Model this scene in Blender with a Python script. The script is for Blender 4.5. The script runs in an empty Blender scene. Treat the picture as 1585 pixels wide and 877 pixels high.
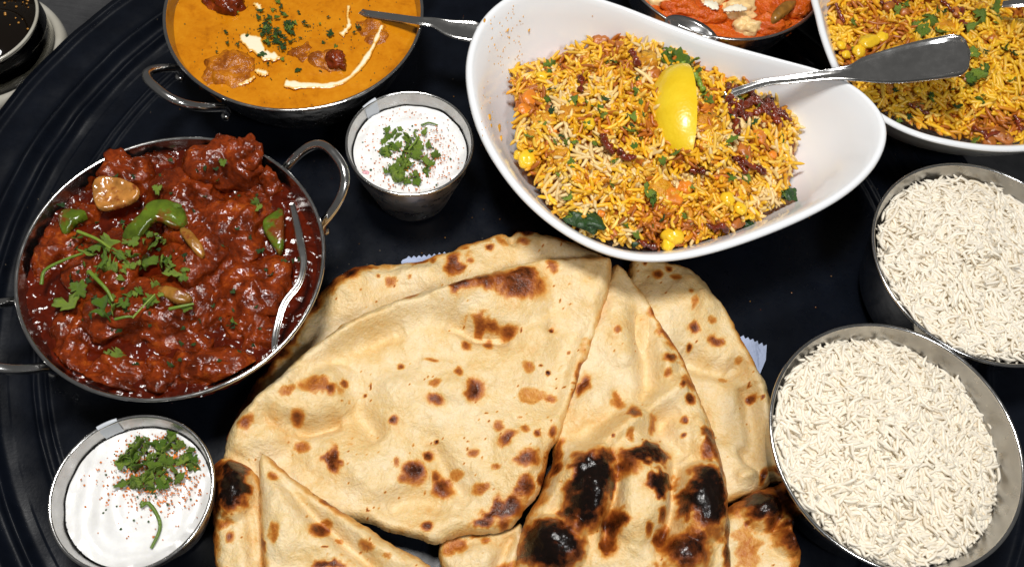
import bpy, math
import numpy as np
from mathutils import Vector, Matrix

# ------------------------------------------------------------------ camera, world, lamps, exposure
SC = bpy.context.scene
COL = SC.collection
F, TH, RO, H = 1331.3, math.radians(27.1), math.radians(8.99), 0.43   # focal in photo px, tilt from straight down, roll, height above tray
cam = bpy.data.cameras.new('camera'); camo = bpy.data.objects.new('camera', cam); COL.objects.link(camo)
cam.sensor_width = 36.0; cam.lens = 36.0 * F / 1585.0; cam.clip_start = 0.01; cam.clip_end = 50
_R = Vector((1, 0, 0)); _U = Vector((0, math.cos(TH), math.sin(TH)))
_r = _R * math.cos(RO) + _U * math.sin(RO); _u = -_R * math.sin(RO) + _U * math.cos(RO); _f = _r.cross(_u)
camo.matrix_world = Matrix(((_r.x, _u.x, _f.x, 0), (_r.y, _u.y, _f.y, 0), (_r.z, _u.z, _f.z, H), (0, 0, 0, 1)))
SC.camera = camo
cam.dof.use_dof = True; cam.dof.focus_distance = 0.44; cam.dof.aperture_fstop = 16.0

W = bpy.data.worlds.new('World'); SC.world = W; W.use_nodes = True
bg = W.node_tree.nodes['Background']; bg.inputs[0].default_value = (1.0, 0.985, 0.96, 1); bg.inputs[1].default_value = 0.10

def area(name, loc, target, size, power, col):
    l = bpy.data.lights.new(name, 'AREA'); l.shape = 'DISK'; l.size = size; l.energy = power; l.color = col
    o = bpy.data.objects.new(name, l); COL.objects.link(o); o.location = loc
    o.rotation_euler = (Vector(target) - Vector(loc)).to_track_quat('-Z', 'Y').to_euler()
    return o
area('key_softbox', (-0.11, 0.27, 0.90), (0, 0.22, 0), 0.20, 7.5, (1.0, 0.98, 0.945))
area('fill_softbox', (0.30, -0.16, 0.72), (0, 0.22, 0), 0.14, 2.4, (0.98, 0.99, 1.0))

vs = SC.view_settings; vs.view_transform = 'Standard'; vs.look = 'None'; vs.exposure = 0.0; vs.gamma = 1.0
SC.cycles.max_bounces = 12; SC.cycles.diffuse_bounces = 9; SC.cycles.transmission_bounces = 8; SC.cycles.caustics_reflective = False; SC.cycles.caustics_refractive = False

# ------------------------------------------------------------------ helpers
rng = np.random.default_rng(7)

def P(px, py, z=0.0):
    """photo pixel -> point of the horizontal plane at height z"""
    px = np.asarray(px, float); py = np.asarray(py, float)
    x = (px - 792.5) / F; y = -(py - 438.5) / F
    c, s = math.cos(RO), math.sin(RO); x, y = c * x - s * y, s * x + c * y
    dy = y * math.cos(TH) + math.sin(TH); dz = y * math.sin(TH) - math.cos(TH)
    k = (H - z) / -dz
    return x * k, dy * k
def P3(px, py, z):
    x, y = P(px, py, z); return np.array([float(x), float(y), float(z)])

def _h(i, seed):
    i = (i[0] * 374761393 + i[1] * 668265263 + i[2] * 2147483647 + seed * 1274126177) & 0xffffffff
    i = ((i ^ (i >> 13)) * 1274126177) & 0xffffffff
    return ((i ^ (i >> 16)) & 0xffff) / 65535.0
def vn(x, y, z=0.0, seed=0):
    """value noise in -1..1"""
    x = np.asarray(x, float); y = np.asarray(y, float); z = np.zeros_like(x) + z
    ix, iy, iz = np.floor(x).astype(np.int64), np.floor(y).astype(np.int64), np.floor(z).astype(np.int64)
    fx, fy, fz = x - ix, y - iy, z - iz
    q = lambda t: t * t * t * (t * (6 * t - 15) + 10)
    fx, fy, fz = q(fx), q(fy), q(fz); r = 0
    for a in (0, 1):
        for b in (0, 1):
            for c in (0, 1):
                r = r + _h((ix + a, iy + b, iz + c), seed) * (fx if a else 1 - fx) * (fy if b else 1 - fy) * (fz if c else 1 - fz)
    return r * 2 - 1
def fbm(x, y, z=0.0, seed=0, o=3):
    r = 0; a = 1.0; x = np.asarray(x, float)
    for i in range(o):
        r = r + a * vn(x * 2 ** i + 13.7 * i, np.asarray(y) * 2 ** i + 5.1 * i, np.asarray(z) * 2 ** i, seed + i); a *= .5
    return r
def sst(a, b, x):
    t = np.clip((x - a) / (b - a), 0, 1); return t * t * (3 - 2 * t)

def wl(o):
    v = Vector((0, 0, 0))
    while o is not None: v = v + o.location; o = o.parent
    return v
def tag(o, label=None, cat=None, group=None, kind=None):
    if label: o['label'] = label
    if cat: o['category'] = cat
    if group: o['group'] = group
    if kind: o['kind'] = kind
    return o
def empty(name, loc, label, cat, group=None):
    o = bpy.data.objects.new(name, None); COL.objects.link(o); o.location = [float(a) for a in loc]; o.empty_display_size = .01
    return tag(o, label, cat, group)
def mesh(name, v, f, mat=None, smooth=True, attrs=None):
    v = np.asarray(v, float); me = bpy.data.meshes.new(name)
    if isinstance(f, np.ndarray):
        n = f.shape[1]; me.vertices.add(len(v)); me.vertices.foreach_set('co', v.ravel())
        me.loops.add(f.size); me.loops.foreach_set('vertex_index', f.ravel().astype(np.int32))
        me.polygons.add(len(f)); me.polygons.foreach_set('loop_start', (np.arange(len(f)) * n).astype(np.int32))
        me.update(calc_edges=True); me.validate()
    else:
        me.from_pydata([tuple(a) for a in v], [], [tuple(int(i) for i in a) for a in f]); me.update()
    if smooth: me.polygons.foreach_set('use_smooth', np.ones(len(me.polygons), bool))
    for k, a in (attrs or {}).items():
        a = np.asarray(a, float)
        if a.ndim == 1:
            at = me.attributes.new(k, 'FLOAT', 'POINT'); at.data.foreach_set('value', a)
        else:
            at = me.attributes.new(k, 'FLOAT_COLOR', 'POINT')
            at.data.foreach_set('color', np.c_[a, np.ones(len(a))].ravel())
    if mat: me.materials.append(mat)
    return me
def put(name, me, parent=None, loc=None, rot=None):
    o = bpy.data.objects.new(name, me); COL.objects.link(o); o.parent = parent
    if loc is not None: o.location = [float(a) for a in loc]
    return o
def mk(name, v, f, mat, parent=None, smooth=True, attrs=None, origin=None):
    """world-space verts -> object; origin at the parent (or at `origin` / base centre for a top-level mesh)"""
    v = np.asarray(v, float)
    if parent is not None: L = np.array(wl(parent)); loc = (0, 0, 0)
    else:
        L = np.array(origin if origin is not None else [v[:, 0].mean(), v[:, 1].mean(), v[:, 2].min()]); loc = L
    return put(name, mesh(name, v - L, f, mat, smooth, attrs), parent, loc)

def lathe(prof, cx=0, cy=0, n=96, closed=False):
    prof = np.asarray(prof, float); m = len(prof); a = np.arange(n) * 2 * math.pi / n
    v = np.stack([cx + prof[:, 0][:, None] * np.cos(a), cy + prof[:, 0][:, None] * np.sin(a), prof[:, 1][:, None] + 0 * a], -1).reshape(-1, 3)
    i = np.arange(m - 1 if not closed else m)[:, None]; j = np.arange(n)[None]
    i2 = (i + 1) % m; j2 = (j + 1) % n
    f = np.stack([i * n + j, i * n + j2, i2 * n + j2, i2 * n + j], -1).reshape(-1, 4)
    return v, f
def torus(cx, cy, z, R, r, n=96, m=10):
    t = np.arange(m) * 2 * math.pi / m
    return lathe(np.c_[R + r * np.cos(t), z + r * np.sin(t)], cx, cy, n, True)
def catmull(pts, n):
    p = np.asarray(pts, float); p = np.vstack([2 * p[0] - p[1], p, 2 * p[-1] - p[-2]])
    t = np.linspace(0, len(p) - 3 - 1e-9, n); i = t.astype(int); u = (t - i)[:, None]
    a, b, c, d = p[i], p[i + 1], p[i + 2], p[i + 3]
    return .5 * (2 * b + (c - a) * u + (2 * a - 5 * b + 4 * c - d) * u * u + (3 * b - a - 3 * c + d) * u ** 3)
def tube(path, rad, n=10):
    path = np.asarray(path, float); m = len(path); rad = np.zeros(m) + rad
    tg = np.gradient(path, axis=0); tg /= np.linalg.norm(tg, axis=1)[:, None] + 1e-12
    ref = np.array([0, 0, 1.]) if abs(tg[0][2]) < .9 else np.array([1., 0, 0])
    s = np.cross(tg[0], ref); s /= np.linalg.norm(s); S = []
    for k in range(m):
        s = s - tg[k] * s.dot(tg[k]); s /= np.linalg.norm(s) + 1e-12; S.append(s)
    S = np.array(S); B = np.cross(tg, S); a = np.arange(n) * 2 * math.pi / n
    v = path[:, None] + rad[:, None, None] * (S[:, None] * np.cos(a)[None, :, None] + B[:, None] * np.sin(a)[None, :, None])
    i = np.arange(m - 1)[:, None]; j = np.arange(n)[None]; j2 = (j + 1) % n
    f = np.stack([i * n + j, i * n + j2, (i + 1) * n + j2, (i + 1) * n + j], -1).reshape(-1, 4)
    return v.reshape(-1, 3), f
def chaikin(p, k=2):
    p = np.asarray(p, float)
    for _ in range(k):
        q = np.roll(p, -1, 0); p = np.stack([.75 * p + .25 * q, .25 * p + .75 * q], 1).reshape(-1, 2)
    return p
def seg_d(U, V, pts):
    """distance to an open polyline, and arc fraction"""
    pts = np.asarray(pts, float); best = np.full(U.shape, 1e9); par = np.zeros(U.shape); n = len(pts) - 1
    for k in range(n):
        a, b = pts[k], pts[k + 1]; d = b - a; L = d.dot(d) + 1e-12
        t = np.clip(((U - a[0]) * d[0] + (V - a[1]) * d[1]) / L, 0, 1)
        q = np.hypot(U - a[0] - t * d[0], V - a[1] - t * d[1]); m = q < best
        best = np.where(m, q, best); par = np.where(m, (k + t) / n, par)
    return best, par
def sdf(U, V, poly):
    d, _ = seg_d(U, V, np.vstack([poly, poly[:1]])); ins = np.zeros(U.shape, bool); n = len(poly)
    for k in range(n):
        a, b = poly[k], poly[(k + 1) % n]
        if a[1] == b[1]: continue
        c = ((a[1] > V) != (b[1] > V)) & (U < (b[0] - a[0]) * (V - a[1]) / (b[1] - a[1]) + a[0]); ins ^= c
    return np.where(ins, d, -d)
def sheet(poly, step, top, mp, bot=None, en=None):
    """closed sheet over an outline: top(U,V,d)->(height, attrs); mp(U,V,h)->xyz"""
    lo = poly.min(0) - 2 * step; hi = poly.max(0) + 2 * step
    u = np.arange(lo[0], hi[0], step); v = np.arange(lo[1], hi[1], step); U, V = np.meshgrid(u, v, indexing='ij')
    d = sdf(U, V, poly)
    if en is not None: d = d + en(U, V)
    gx, gy = np.gradient(d, step); g = np.hypot(gx, gy) + 1e-9; gx /= g; gy /= g
    keep = d > -step * 1.05; out = keep & (d < 0)
    U = np.where(out, U - gx * d, U); V = np.where(out, V - gy * d, V); inn = d > 0; d = np.maximum(d, 0)
    h, at = top(U, V, d)
    c = keep[:-1, :-1] & keep[1:, :-1] & keep[1:, 1:] & keep[:-1, 1:] & (inn[:-1, :-1] | inn[1:, :-1] | inn[1:, 1:] | inn[:-1, 1:])
    I = np.arange(U.size).reshape(U.shape)
    q = np.stack([I[:-1, :-1][c], I[1:, :-1][c], I[1:, 1:][c], I[:-1, 1:][c]], -1)
    used = np.unique(q); rm = np.full(U.size, -1); rm[used] = np.arange(len(used)); q = rm[q]
    uu, vv, hh, dd = U.ravel()[used], V.ravel()[used], h.ravel()[used], d.ravel()[used]
    vt = mp(uu, vv, hh); at = {k: a.ravel()[used] for k, a in at.items()}
    # orient upwards
    n = np.cross(vt[q[0, 1]] - vt[q[0, 0]], vt[q[0, 3]] - vt[q[0, 0]])
    nn = np.cross(vt[q[:, 1]] - vt[q[:, 0]], vt[q[:, 3]] - vt[q[:, 0]])[:, 2].sum()
    if nn < 0: q = q[:, ::-1]
    if bot is not None:
        vb = mp(uu, vv, bot(uu, vv, dd)); N = len(vt)
        vt = np.vstack([vt, vb]); q = np.vstack([q, q[:, ::-1] + N]); at = {k: np.r_[a, a] for k, a in at.items()}
    return vt, np.ascontiguousarray(q), at
def sphere(n=24, m=14):
    th = np.linspace(0, math.pi, m)[1:-1]; a = np.arange(n) * 2 * math.pi / n
    v = np.stack([np.sin(th)[:, None] * np.cos(a), np.sin(th)[:, None] * np.sin(a), np.cos(th)[:, None] + 0 * a], -1).reshape(-1, 3)
    v = np.vstack([v, [[0, 0, 1], [0, 0, -1]]]); f = []
    for i in range(m - 3):
        for j in range(n): f.append((i * n + j, (i + 1) * n + j, (i + 1) * n + (j + 1) % n, i * n + (j + 1) % n))
    N = len(v)
    for j in range(n):
        f.append((N - 2, j, (j + 1) % n)); f.append((N - 1, (m - 3) * n + (j + 1) % n, (m - 3) * n + j))
    return v, f
def rotm(axis, a): return np.array(Matrix.Rotation(a, 3, axis))
def lump(seed, rx, ry, rz, ang, c, rough=.25, freq=1.6, n=40, m=24, sq=1.0, fine=.06):
    v, f = sphere(n, m)
    if sq != 1.0: v = np.sign(v) * np.abs(v) ** sq
    k = 1 + rough * fbm(v[:, 0] * freq + 5, v[:, 1] * freq, v[:, 2] * freq, seed, 3) + fine * vn(v[:, 0] * 7, v[:, 1] * 7, v[:, 2] * 7, seed + 9)
    v = v * k[:, None] * np.array([rx, ry, rz]); v = v @ rotm('Z', ang).T + np.asarray(c)
    return v, f

# ------------------------------------------------------------------ materials
class M:
    def __init__(s, name):
        s.m = bpy.data.materials.new(name); s.m.use_nodes = True; s.t = s.m.node_tree; s.n = s.t.nodes; s.l = s.t.links
        s.b = s.n['Principled BSDF']
    def node(s, t, ins=None, **kw):
        n = s.n.new(t)
        for k, v in kw.items(): setattr(n, k, v)
        for k, v in (ins or {}).items():
            if hasattr(v, 'is_linked'): s.l.new(v, n.inputs[k])
            else: n.inputs[k].default_value = v
        return n
    def set(s, **kw):
        for k, v in kw.items():
            k = k.replace('_', ' ')
            if hasattr(v, 'is_linked'): s.l.new(v, s.b.inputs[k])
            else: s.b.inputs[k].default_value = (*v, 1) if isinstance(v, tuple) and len(v) == 3 and 'Color' in k else v
        return s
    def co(s): return s.node('ShaderNodeTexCoord').outputs['Object']
    def noise(s, scale, detail=3, rough=.55, dist=0, co=None):
        return s.node('ShaderNodeTexNoise', {'Vector': co or s.co(), 'Scale': scale, 'Detail': detail, 'Roughness': rough, 'Distortion': dist}).outputs[0]
    def ramp(s, fac, stops, interp='LINEAR'):
        r = s.node('ShaderNodeValToRGB', {'Fac': fac}); e = r.color_ramp.elements; r.color_ramp.interpolation = interp
        while len(e) < len(stops): e.new(.5)
        for q, (p, c) in zip(e, stops): q.position = p; q.color = (*c, 1) if not np.isscalar(c) else (c, c, c, 1)
        return r.outputs[0]
    def math(s, op, a, b=0.0, clamp=False):
        n = s.node('ShaderNodeMath', operation=op, use_clamp=clamp)
        for i, v in enumerate((a, b)):
            if hasattr(v, 'is_linked'): s.l.new(v, n.inputs[i])
            else: n.inputs[i].default_value = v
        return n.outputs[0]
    def mix(s, f, a, b, mode='MIX'):
        n = s.node('ShaderNodeMix', data_type='RGBA', blend_type=mode)
        for i, v in ((0, f), (6, a), (7, b)):
            if hasattr(v, 'is_linked'): s.l.new(v, n.inputs[i])
            else: n.inputs[i].default_value = (*v, 1) if isinstance(v, tuple) else v
        return n.outputs[2]
    def attr(s, name, out='Fac'): return s.node('ShaderNodeAttribute', attribute_name=name).outputs[out]
    def bump(s, h, dist, strength=1.0, nrm=None):
        ins = {'Height': h, 'Distance': dist, 'Strength': strength}
        if nrm is not None: ins['Normal'] = nrm
        o = s.node('ShaderNodeBump', ins).outputs[0]; s.l.new(o, s.b.inputs['Normal']); return o

def steel(name, base=.62, rough=.2, scr=.12, hammer=0.0):
    m = M(name); n = m.noise(90, 4, .6); m.set(Metallic=1.0, Base_Color=m.ramp(n, [(.3, (base * .85, base * .84, base * .82)), (.7, (base, base * .985, base * .96))]))
    m.set(Roughness=m.ramp(m.noise(160, 4), [(.3, rough * .75), (.75, rough * 1.3 + scr * .3)]))
    if hammer:
        v = m.node('ShaderNodeTexVoronoi', {'Vector': m.co(), 'Scale': 130.0}, feature='SMOOTH_F1').outputs['Distance']; m.bump(v, hammer)
    else: m.bump(m.noise(60, 2), .0006, .35)
    return m.m
def simple(name, col, rough=.5, bump=0, scale=300, var=.25, sss=0, spec=.5, coat=0):
    m = M(name); n = m.noise(scale * .5, 3)
    m.set(Base_Color=m.ramp(n, [(.3, tuple(c * (1 - var) for c in col)), (.7, tuple(min(1, c * (1 + var)) for c in col))]), Roughness=rough)
    m.b.inputs['Specular IOR Level'].default_value = spec
    if coat: m.set(Coat_Weight=coat, Coat_Roughness=.08)
    if sss: m.set(Subsurface_Weight=sss, Subsurface_Radius=(.004, .002, .001), Subsurface_Scale=1.0)
    if bump: m.bump(m.noise(scale, 3), bump)
    return m.m

# brushed dark metal table
m = M('table_metal'); co = m.node('ShaderNodeMapping', {'Vector': m.co(), 'Scale': (1.0, 14.0, 1.0), 'Rotation': (0, 0, .6)}).outputs[0]
m.set(Base_Color=m.ramp(m.noise(22, 5, .7), [(.3, (.028, .029, .032)), (.7, (.085, .085, .088))]), Metallic=.35, Roughness=m.ramp(m.noise(40, 5, .7, co=co), [(.3, .42), (.7, .62)]))
m.bump(m.noise(60, 4, .7, co=co), .0006, .5); MT_table = m.m
# black rubbery tray
m = M('tray_black'); sc1 = m.noise(45, 4, .7); sp = m.node('ShaderNodeTexVoronoi', {'Vector': m.co(), 'Scale': 170.0, 'Randomness': 1.0}).outputs['Distance']
dust = m.math('MULTIPLY', m.math('LESS_THAN', sp, .05), m.math('GREATER_THAN', m.noise(35, 2), .56))
m.set(Base_Color=m.mix(m.math('MULTIPLY', dust, .6), m.ramp(sc1, [(.3, (.0025, .0034, .006)), (.75, (.005, .0068, .0115))]), (.22, .17, .12)),
      Roughness=m.ramp(m.noise(120, 5, .7), [(.3, .24), (.75, .36)])); m.b.inputs['Specular IOR Level'].default_value = .16
m.bump(m.noise(700, 3, .6), .00008, .5); MT_tray = m.m
MT_steel = steel('polished_steel', .66, .16); MT_cup = steel('brushed_cup_steel', .58, .3, .2); MT_hammer = steel('pan_steel', .5, .22, .1, .0006)
MT_dark = steel('mirror_steel', .45, .08, .05)
MT_spoon = steel('spoon_steel', .8, .16, .12)
# white glazed porcelain with a few turmeric splashes
m = M('white_porcelain'); sp = m.noise(260, 2, .5); zone = m.node('ShaderNodeTexGradient').outputs[0]
m.set(Base_Color=(.80, .815, .835), Roughness=.14, Coat_Weight=.3, Coat_Roughness=.05); m.bump(m.noise(30, 2), .0006, .3); MT_porc = m.m
MT_splash = simple('turmeric_splash', (.62, .30, .03), .35, var=.3)
# naan
m = M('naan_crust'); t = m.attr('toast'); n1 = m.noise(420, 4, .65); n2 = m.noise(110, 3, .6)
tt = m.math('ADD', t, m.math('MULTIPLY', m.math('SUBTRACT', n1, .5), m.math('ADD', m.math('MULTIPLY', t, .42), .16)))
tt = m.math('ADD', tt, m.math('MULTIPLY', m.math('SUBTRACT', n2, .5), .24), clamp=True)
c = m.ramp(tt, [(0, (.78, .62, .375)), (.12, (.73, .52, .235)), (.26, (.66, .33, .075)), (.42, (.48, .155, .018)), (.58, (.25, .058, .008)), (.76, (.085, .019, .004)), (.92, (.014, .005, .003)), (1, (.006, .003, .002))])
fl = m.ramp(m.noise(230, 4, .7), [(.58, 0.0), (.75, .5)])
c = m.mix(m.math('MULTIPLY', fl, m.math('LESS_THAN', tt, .3)), c, (.84, .70, .49))
m.set(Base_Color=c, Roughness=m.ramp(tt, [(.1, .43), (.55, .42), (.85, .2)]), Subsurface_Weight=.12, Subsurface_Radius=(.003, .0016, .0007), Subsurface_Scale=1.0)
m.set(Specular_IOR_Level=m.ramp(tt, [(.3, .5), (.8, .3)]))
h = m.math('ADD', m.math('MULTIPLY', m.noise(330, 4, .6), 1.0), m.math('MULTIPLY', m.noise(820, 3, .55), .5)); h = m.math('MULTIPLY', h, m.ramp(tt, [(.45, 1.0), (.8, .3)])); m.bump(h, .0017, .55); MT_naan = m.m
# curries
def sauce(name, stops, rough, b1, s1, b2, s2, ns=70):
    m = M(name); n = m.math('ADD', m.math('MULTIPLY', m.noise(ns, 5, .65, .6), .7), m.math('MULTIPLY', m.noise(ns * 6, 3, .6), .3))
    m.set(Base_Color=m.ramp(n, stops), Roughness=m.ramp(m.noise(110, 3), [(.42, .07), (.68, .32)]) if rough == 'var' else rough, Coat_Weight=.0); m.b.inputs['Specular IOR Level'].default_value = .38
    a = m.bump(m.noise(s1, 4, .6), b1, .8); m.bump(m.noise(s2, 3, .6), b2, .8, a); return m
MT_red = sauce('red_masala', [(.30, (.03, .004, .001)), (.45, (.11, .0145, .0022)), (.57, (.22, .031, .004)), (.72, (.45, .105, .011))], 'var', .0017, 120, .0002, 480).m
MT_redoil = sauce('red_oil', [(.3, (.03, .0025, .0006)), (.7, (.13, .012, .002))], .12, .0008, 95, .0002, 500).m
MT_orange = sauce('orange_korma', [(.28, (.36, .105, .002)), (.45, (.54, .18, .003)), (.7, (.64, .25, .008))], .2, .0007, 140, .0001, 700).m
MT_kofta = sauce('kofta_brown', [(.3, (.10, .02, .004)), (.46, (.30, .08, .006)), (.58, (.52, .17, .006)), (.72, (.62, .24, .02))], .22, .0016, 240, .0005, 700).m
MT_tomato = sauce('tomato_curry', [(.28, (.42, .05, .004)), (.5, (.62, .10, .006)), (.72, (.68, .17, .015))], .22, .003, 190, .0008, 700).m
MT_cream = simple('cream', (.83, .76, .60), .3, .0004, 400, .06)
m = M('blended_cream'); k = m.math('ADD', m.attr('fade'), m.math('MULTIPLY', m.math('SUBTRACT', m.noise(380, 4, .65), .5), 1.2), clamp=True)
m.set(Base_Color=m.ramp(k, [(.05, (.56, .19, .004)), (.4, (.80, .50, .13)), (.8, (.86, .77, .56))]), Roughness=.25); m.bump(m.noise(300, 3), .0006, .5); MT_swirl = m.m
MT_creamtom = simple('pale_cheese', (.82, .56, .25), .35, .0008, 300, .2)
m = M('yoghurt'); m.set(Base_Color=m.ramp(m.noise(130, 4, .6), [(.35, (.78, .77, .75)), (.6, (.86, .855, .84))]), Roughness=.28, Subsurface_Weight=.2, Subsurface_Radius=(.003, .003, .0025), Subsurface_Scale=1.0)
m.bump(m.noise(150, 3), .0008, .5); MT_yog = m.m
def veg(name, col, rough=.18):
    m = M(name); n = m.noise(75, 4, .65); c = m.ramp(m.noise(160, 3), [(.3, tuple(x * .6 for x in col)), (.7, tuple(x * 1.3 for x in col))])
    m.set(Base_Color=m.mix(m.ramp(n, [(.50, 0.0), (.60, .9)]), c, (.17, .025, .004)), Roughness=rough, Coat_Weight=.35, Coat_Roughness=.08); m.bump(m.noise(190, 3), .0012, .7); return m.m
MT_pepper = veg('green_pepper', (.085, .13, .008))
MT_onion = veg('cooked_onion', (.44, .18, .035))
MT_onion2 = veg('browned_onion', (.30, .13, .018), .25)
def leafmat(name, a, b):
    m = M(name); r = m.node('ShaderNodeObjectInfo').outputs['Random']; c = m.ramp(r, [(0, a), (1, b)])
    c = m.mix(m.math('MULTIPLY', m.noise(500, 3), .5), c, tuple(x * .45 for x in a)); m.set(Base_Color=c, Roughness=.42); m.bump(m.noise(420, 3), .0012, .6)
    m.set(Transmission_Weight=0.0, Subsurface_Weight=.15, Subsurface_Radius=(.001, .002, .0005), Subsurface_Scale=1.0); return m.m
MT_leaf = leafmat('coriander', (.085, .17, .01), (.26, .36, .045)); MT_dleaf = leafmat('dark_herb', (.012, .045, .008), (.04, .10, .015))
MT_powder = simple('chilli_powder', (.62, .17, .015), .7, var=.5, scale=900)
# rice
def ricemat(name, src):
    m = M(name)
    if src == 'white': c = m.ramp(m.node('ShaderNodeObjectInfo').outputs['Random'], [(0, (.89, .80, .635)), (1, (.935, .87, .745))])
    elif src == 'obj': c = m.node('ShaderNodeObjectInfo').outputs['Color']
    else: c = m.attr('col', 'Color')
    if src != 'white': c = m.mix(m.math('MULTIPLY', m.noise(300, 2), .3), c, m.mix(1.0, c, (.75, .55, .3), 'MULTIPLY'))
    m.set(Base_Color=c, Roughness=.38)
    tr_ = m.node('ShaderNodeBsdfTranslucent', {'Color': m.mix(.5, c, (1.0, .93, .80) if src == 'white' else (1.0, .75, .3))}); mx = m.node('ShaderNodeMixShader', {0: .14 if src == 'white' else .0})
    m.l.new(m.b.outputs[0], mx.inputs[1]); m.l.new(tr_.outputs[0], mx.inputs[2]); m.l.new(mx.outputs[0], m.n['Material Output'].inputs['Surface'])
    return m.m
MT_rw = ricemat('white_rice', 'white'); MT_ro = ricemat('spiced_rice', 'obj'); MT_ra = ricemat('spiced_rice_bed', 'attr')
m = M('lemon_peel'); m.set(Base_Color=m.ramp(m.noise(60, 3), [(.3, (.76, .50, .010)), (.7, (.84, .61, .025))]), Roughness=.32, Coat_Weight=.2, Coat_Roughness=.2)
pv = m.node('ShaderNodeTexVoronoi', {'Vector': m.co(), 'Scale': 650.0}, feature='SMOOTH_F1').outputs['Distance']; m.bump(pv, .0004, .35); MT_peel = m.m
MT_pith = simple('lemon_pith', (.84, .76, .48), .5, var=.08); MT_pulp = simple('lemon_pulp', (.80, .62, .12), .2, .001, 250, .15, sss=.2)
MT_carrot = simple('carrot', (.66, .20, .015), .35, .0006, 300, .25); MT_corn = simple('corn', (.80, .50, .02), .25, .0004, 200, .15)
MT_chilli = simple('fried_onion', (.16, .022, .006), .2, .001, 300, .6, coat=.4); MT_pea = simple('pea', (.20, .30, .03), .35, var=.2)
MT_masala = sauce('masala_paste', [(.3, (.36, .11, .006)), (.5, (.62, .26, .012)), (.7, (.74, .42, .03))], .35, .002, 260, .0008, 800).m
MT_nut = simple('fried_nut', (.42, .13, .02), .35, .0006, 250, .4)
m = M('tissue_paper'); m.set(Base_Color=(.40, .47, .66), Roughness=.8); m.bump(m.noise(300, 4), .0012, .8); MT_paper = m.m
MT_tape = simple('clear_tape', (.55, .58, .62), .25, var=.05)
m = M('clear_glass'); m.set(Base_Color=(.95, .94, .88), Transmission_Weight=1.0, Roughness=.02, IOR=1.45); MT_glass = m.m
m = M('thick_glass'); m.set(Base_Color=m.ramp(m.noise(25, 3), [(.3, (.50, .46, .36)), (.7, (.78, .75, .66))]), Transmission_Weight=.35, Roughness=.12, IOR=1.45); MT_base = m.m
m = M('dark_cola'); m.set(Base_Color=(.006, .0035, .002), Roughness=.05); MT_cola = m.m
MT_bubble = simple('amber_foam', (.42, .19, .03), .2, var=.3)

# ------------------------------------------------------------------ table and tray
v = np.array([[-.9, -.5, -.014], [.9, -.5, -.014], [.9, 1.1, -.014], [-.9, 1.1, -.014]])
v = np.vstack([v, v - [0, 0, .03]]); tb = mk('table', v, [(0, 1, 2, 3), (7, 6, 5, 4), (0, 4, 5, 1), (1, 5, 6, 2), (2, 6, 7, 3), (3, 7, 4, 0)], MT_table, smooth=False, origin=(0, .3, -.044)); tag(tb, kind='structure')
TC = (-.010, .2215)
def ridge(r, rs): return sum(h * math.exp(-((r - c) / w) ** 2) for c, w, h in rs)
RS = [(.2985, .0022, .0030), (.2740, .0030, .0042), (.2640, .0022, .0030), (.2440, .0013, .0014), (.2385, .0012, .0012)]
prof = [(0.0005, 0)]
for r in np.r_[np.linspace(.02, .22, 8), np.linspace(.225, .300, 150)]:
    base = 0.010 * sst(.246, .296, np.array(r)) ; prof.append((r, float(base) + ridge(r, RS)))
prof += [(.3022, .0118), (.3038, .0102), (.3042, .008), (.3034, .006), (.298, .0035), (.285, -.004), (.262, -.0128), (.22, -.0136), (.0005, -.0136)]
v, f = lathe(prof, TC[0], TC[1], 220)
k = 1 + 0 * v[:, 0]; v[:, 2] += .0005 * fbm(v[:, 0] * 60, v[:, 1] * 60, 0, 3, 2) * (v[:, 2] > .001)
tr = mk('serving_tray', v, f, MT_tray, origin=(TC[0], TC[1], -.0136))
tag(tr, 'large round black tray with ringed rim carrying all the dishes', 'tray')

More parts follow.
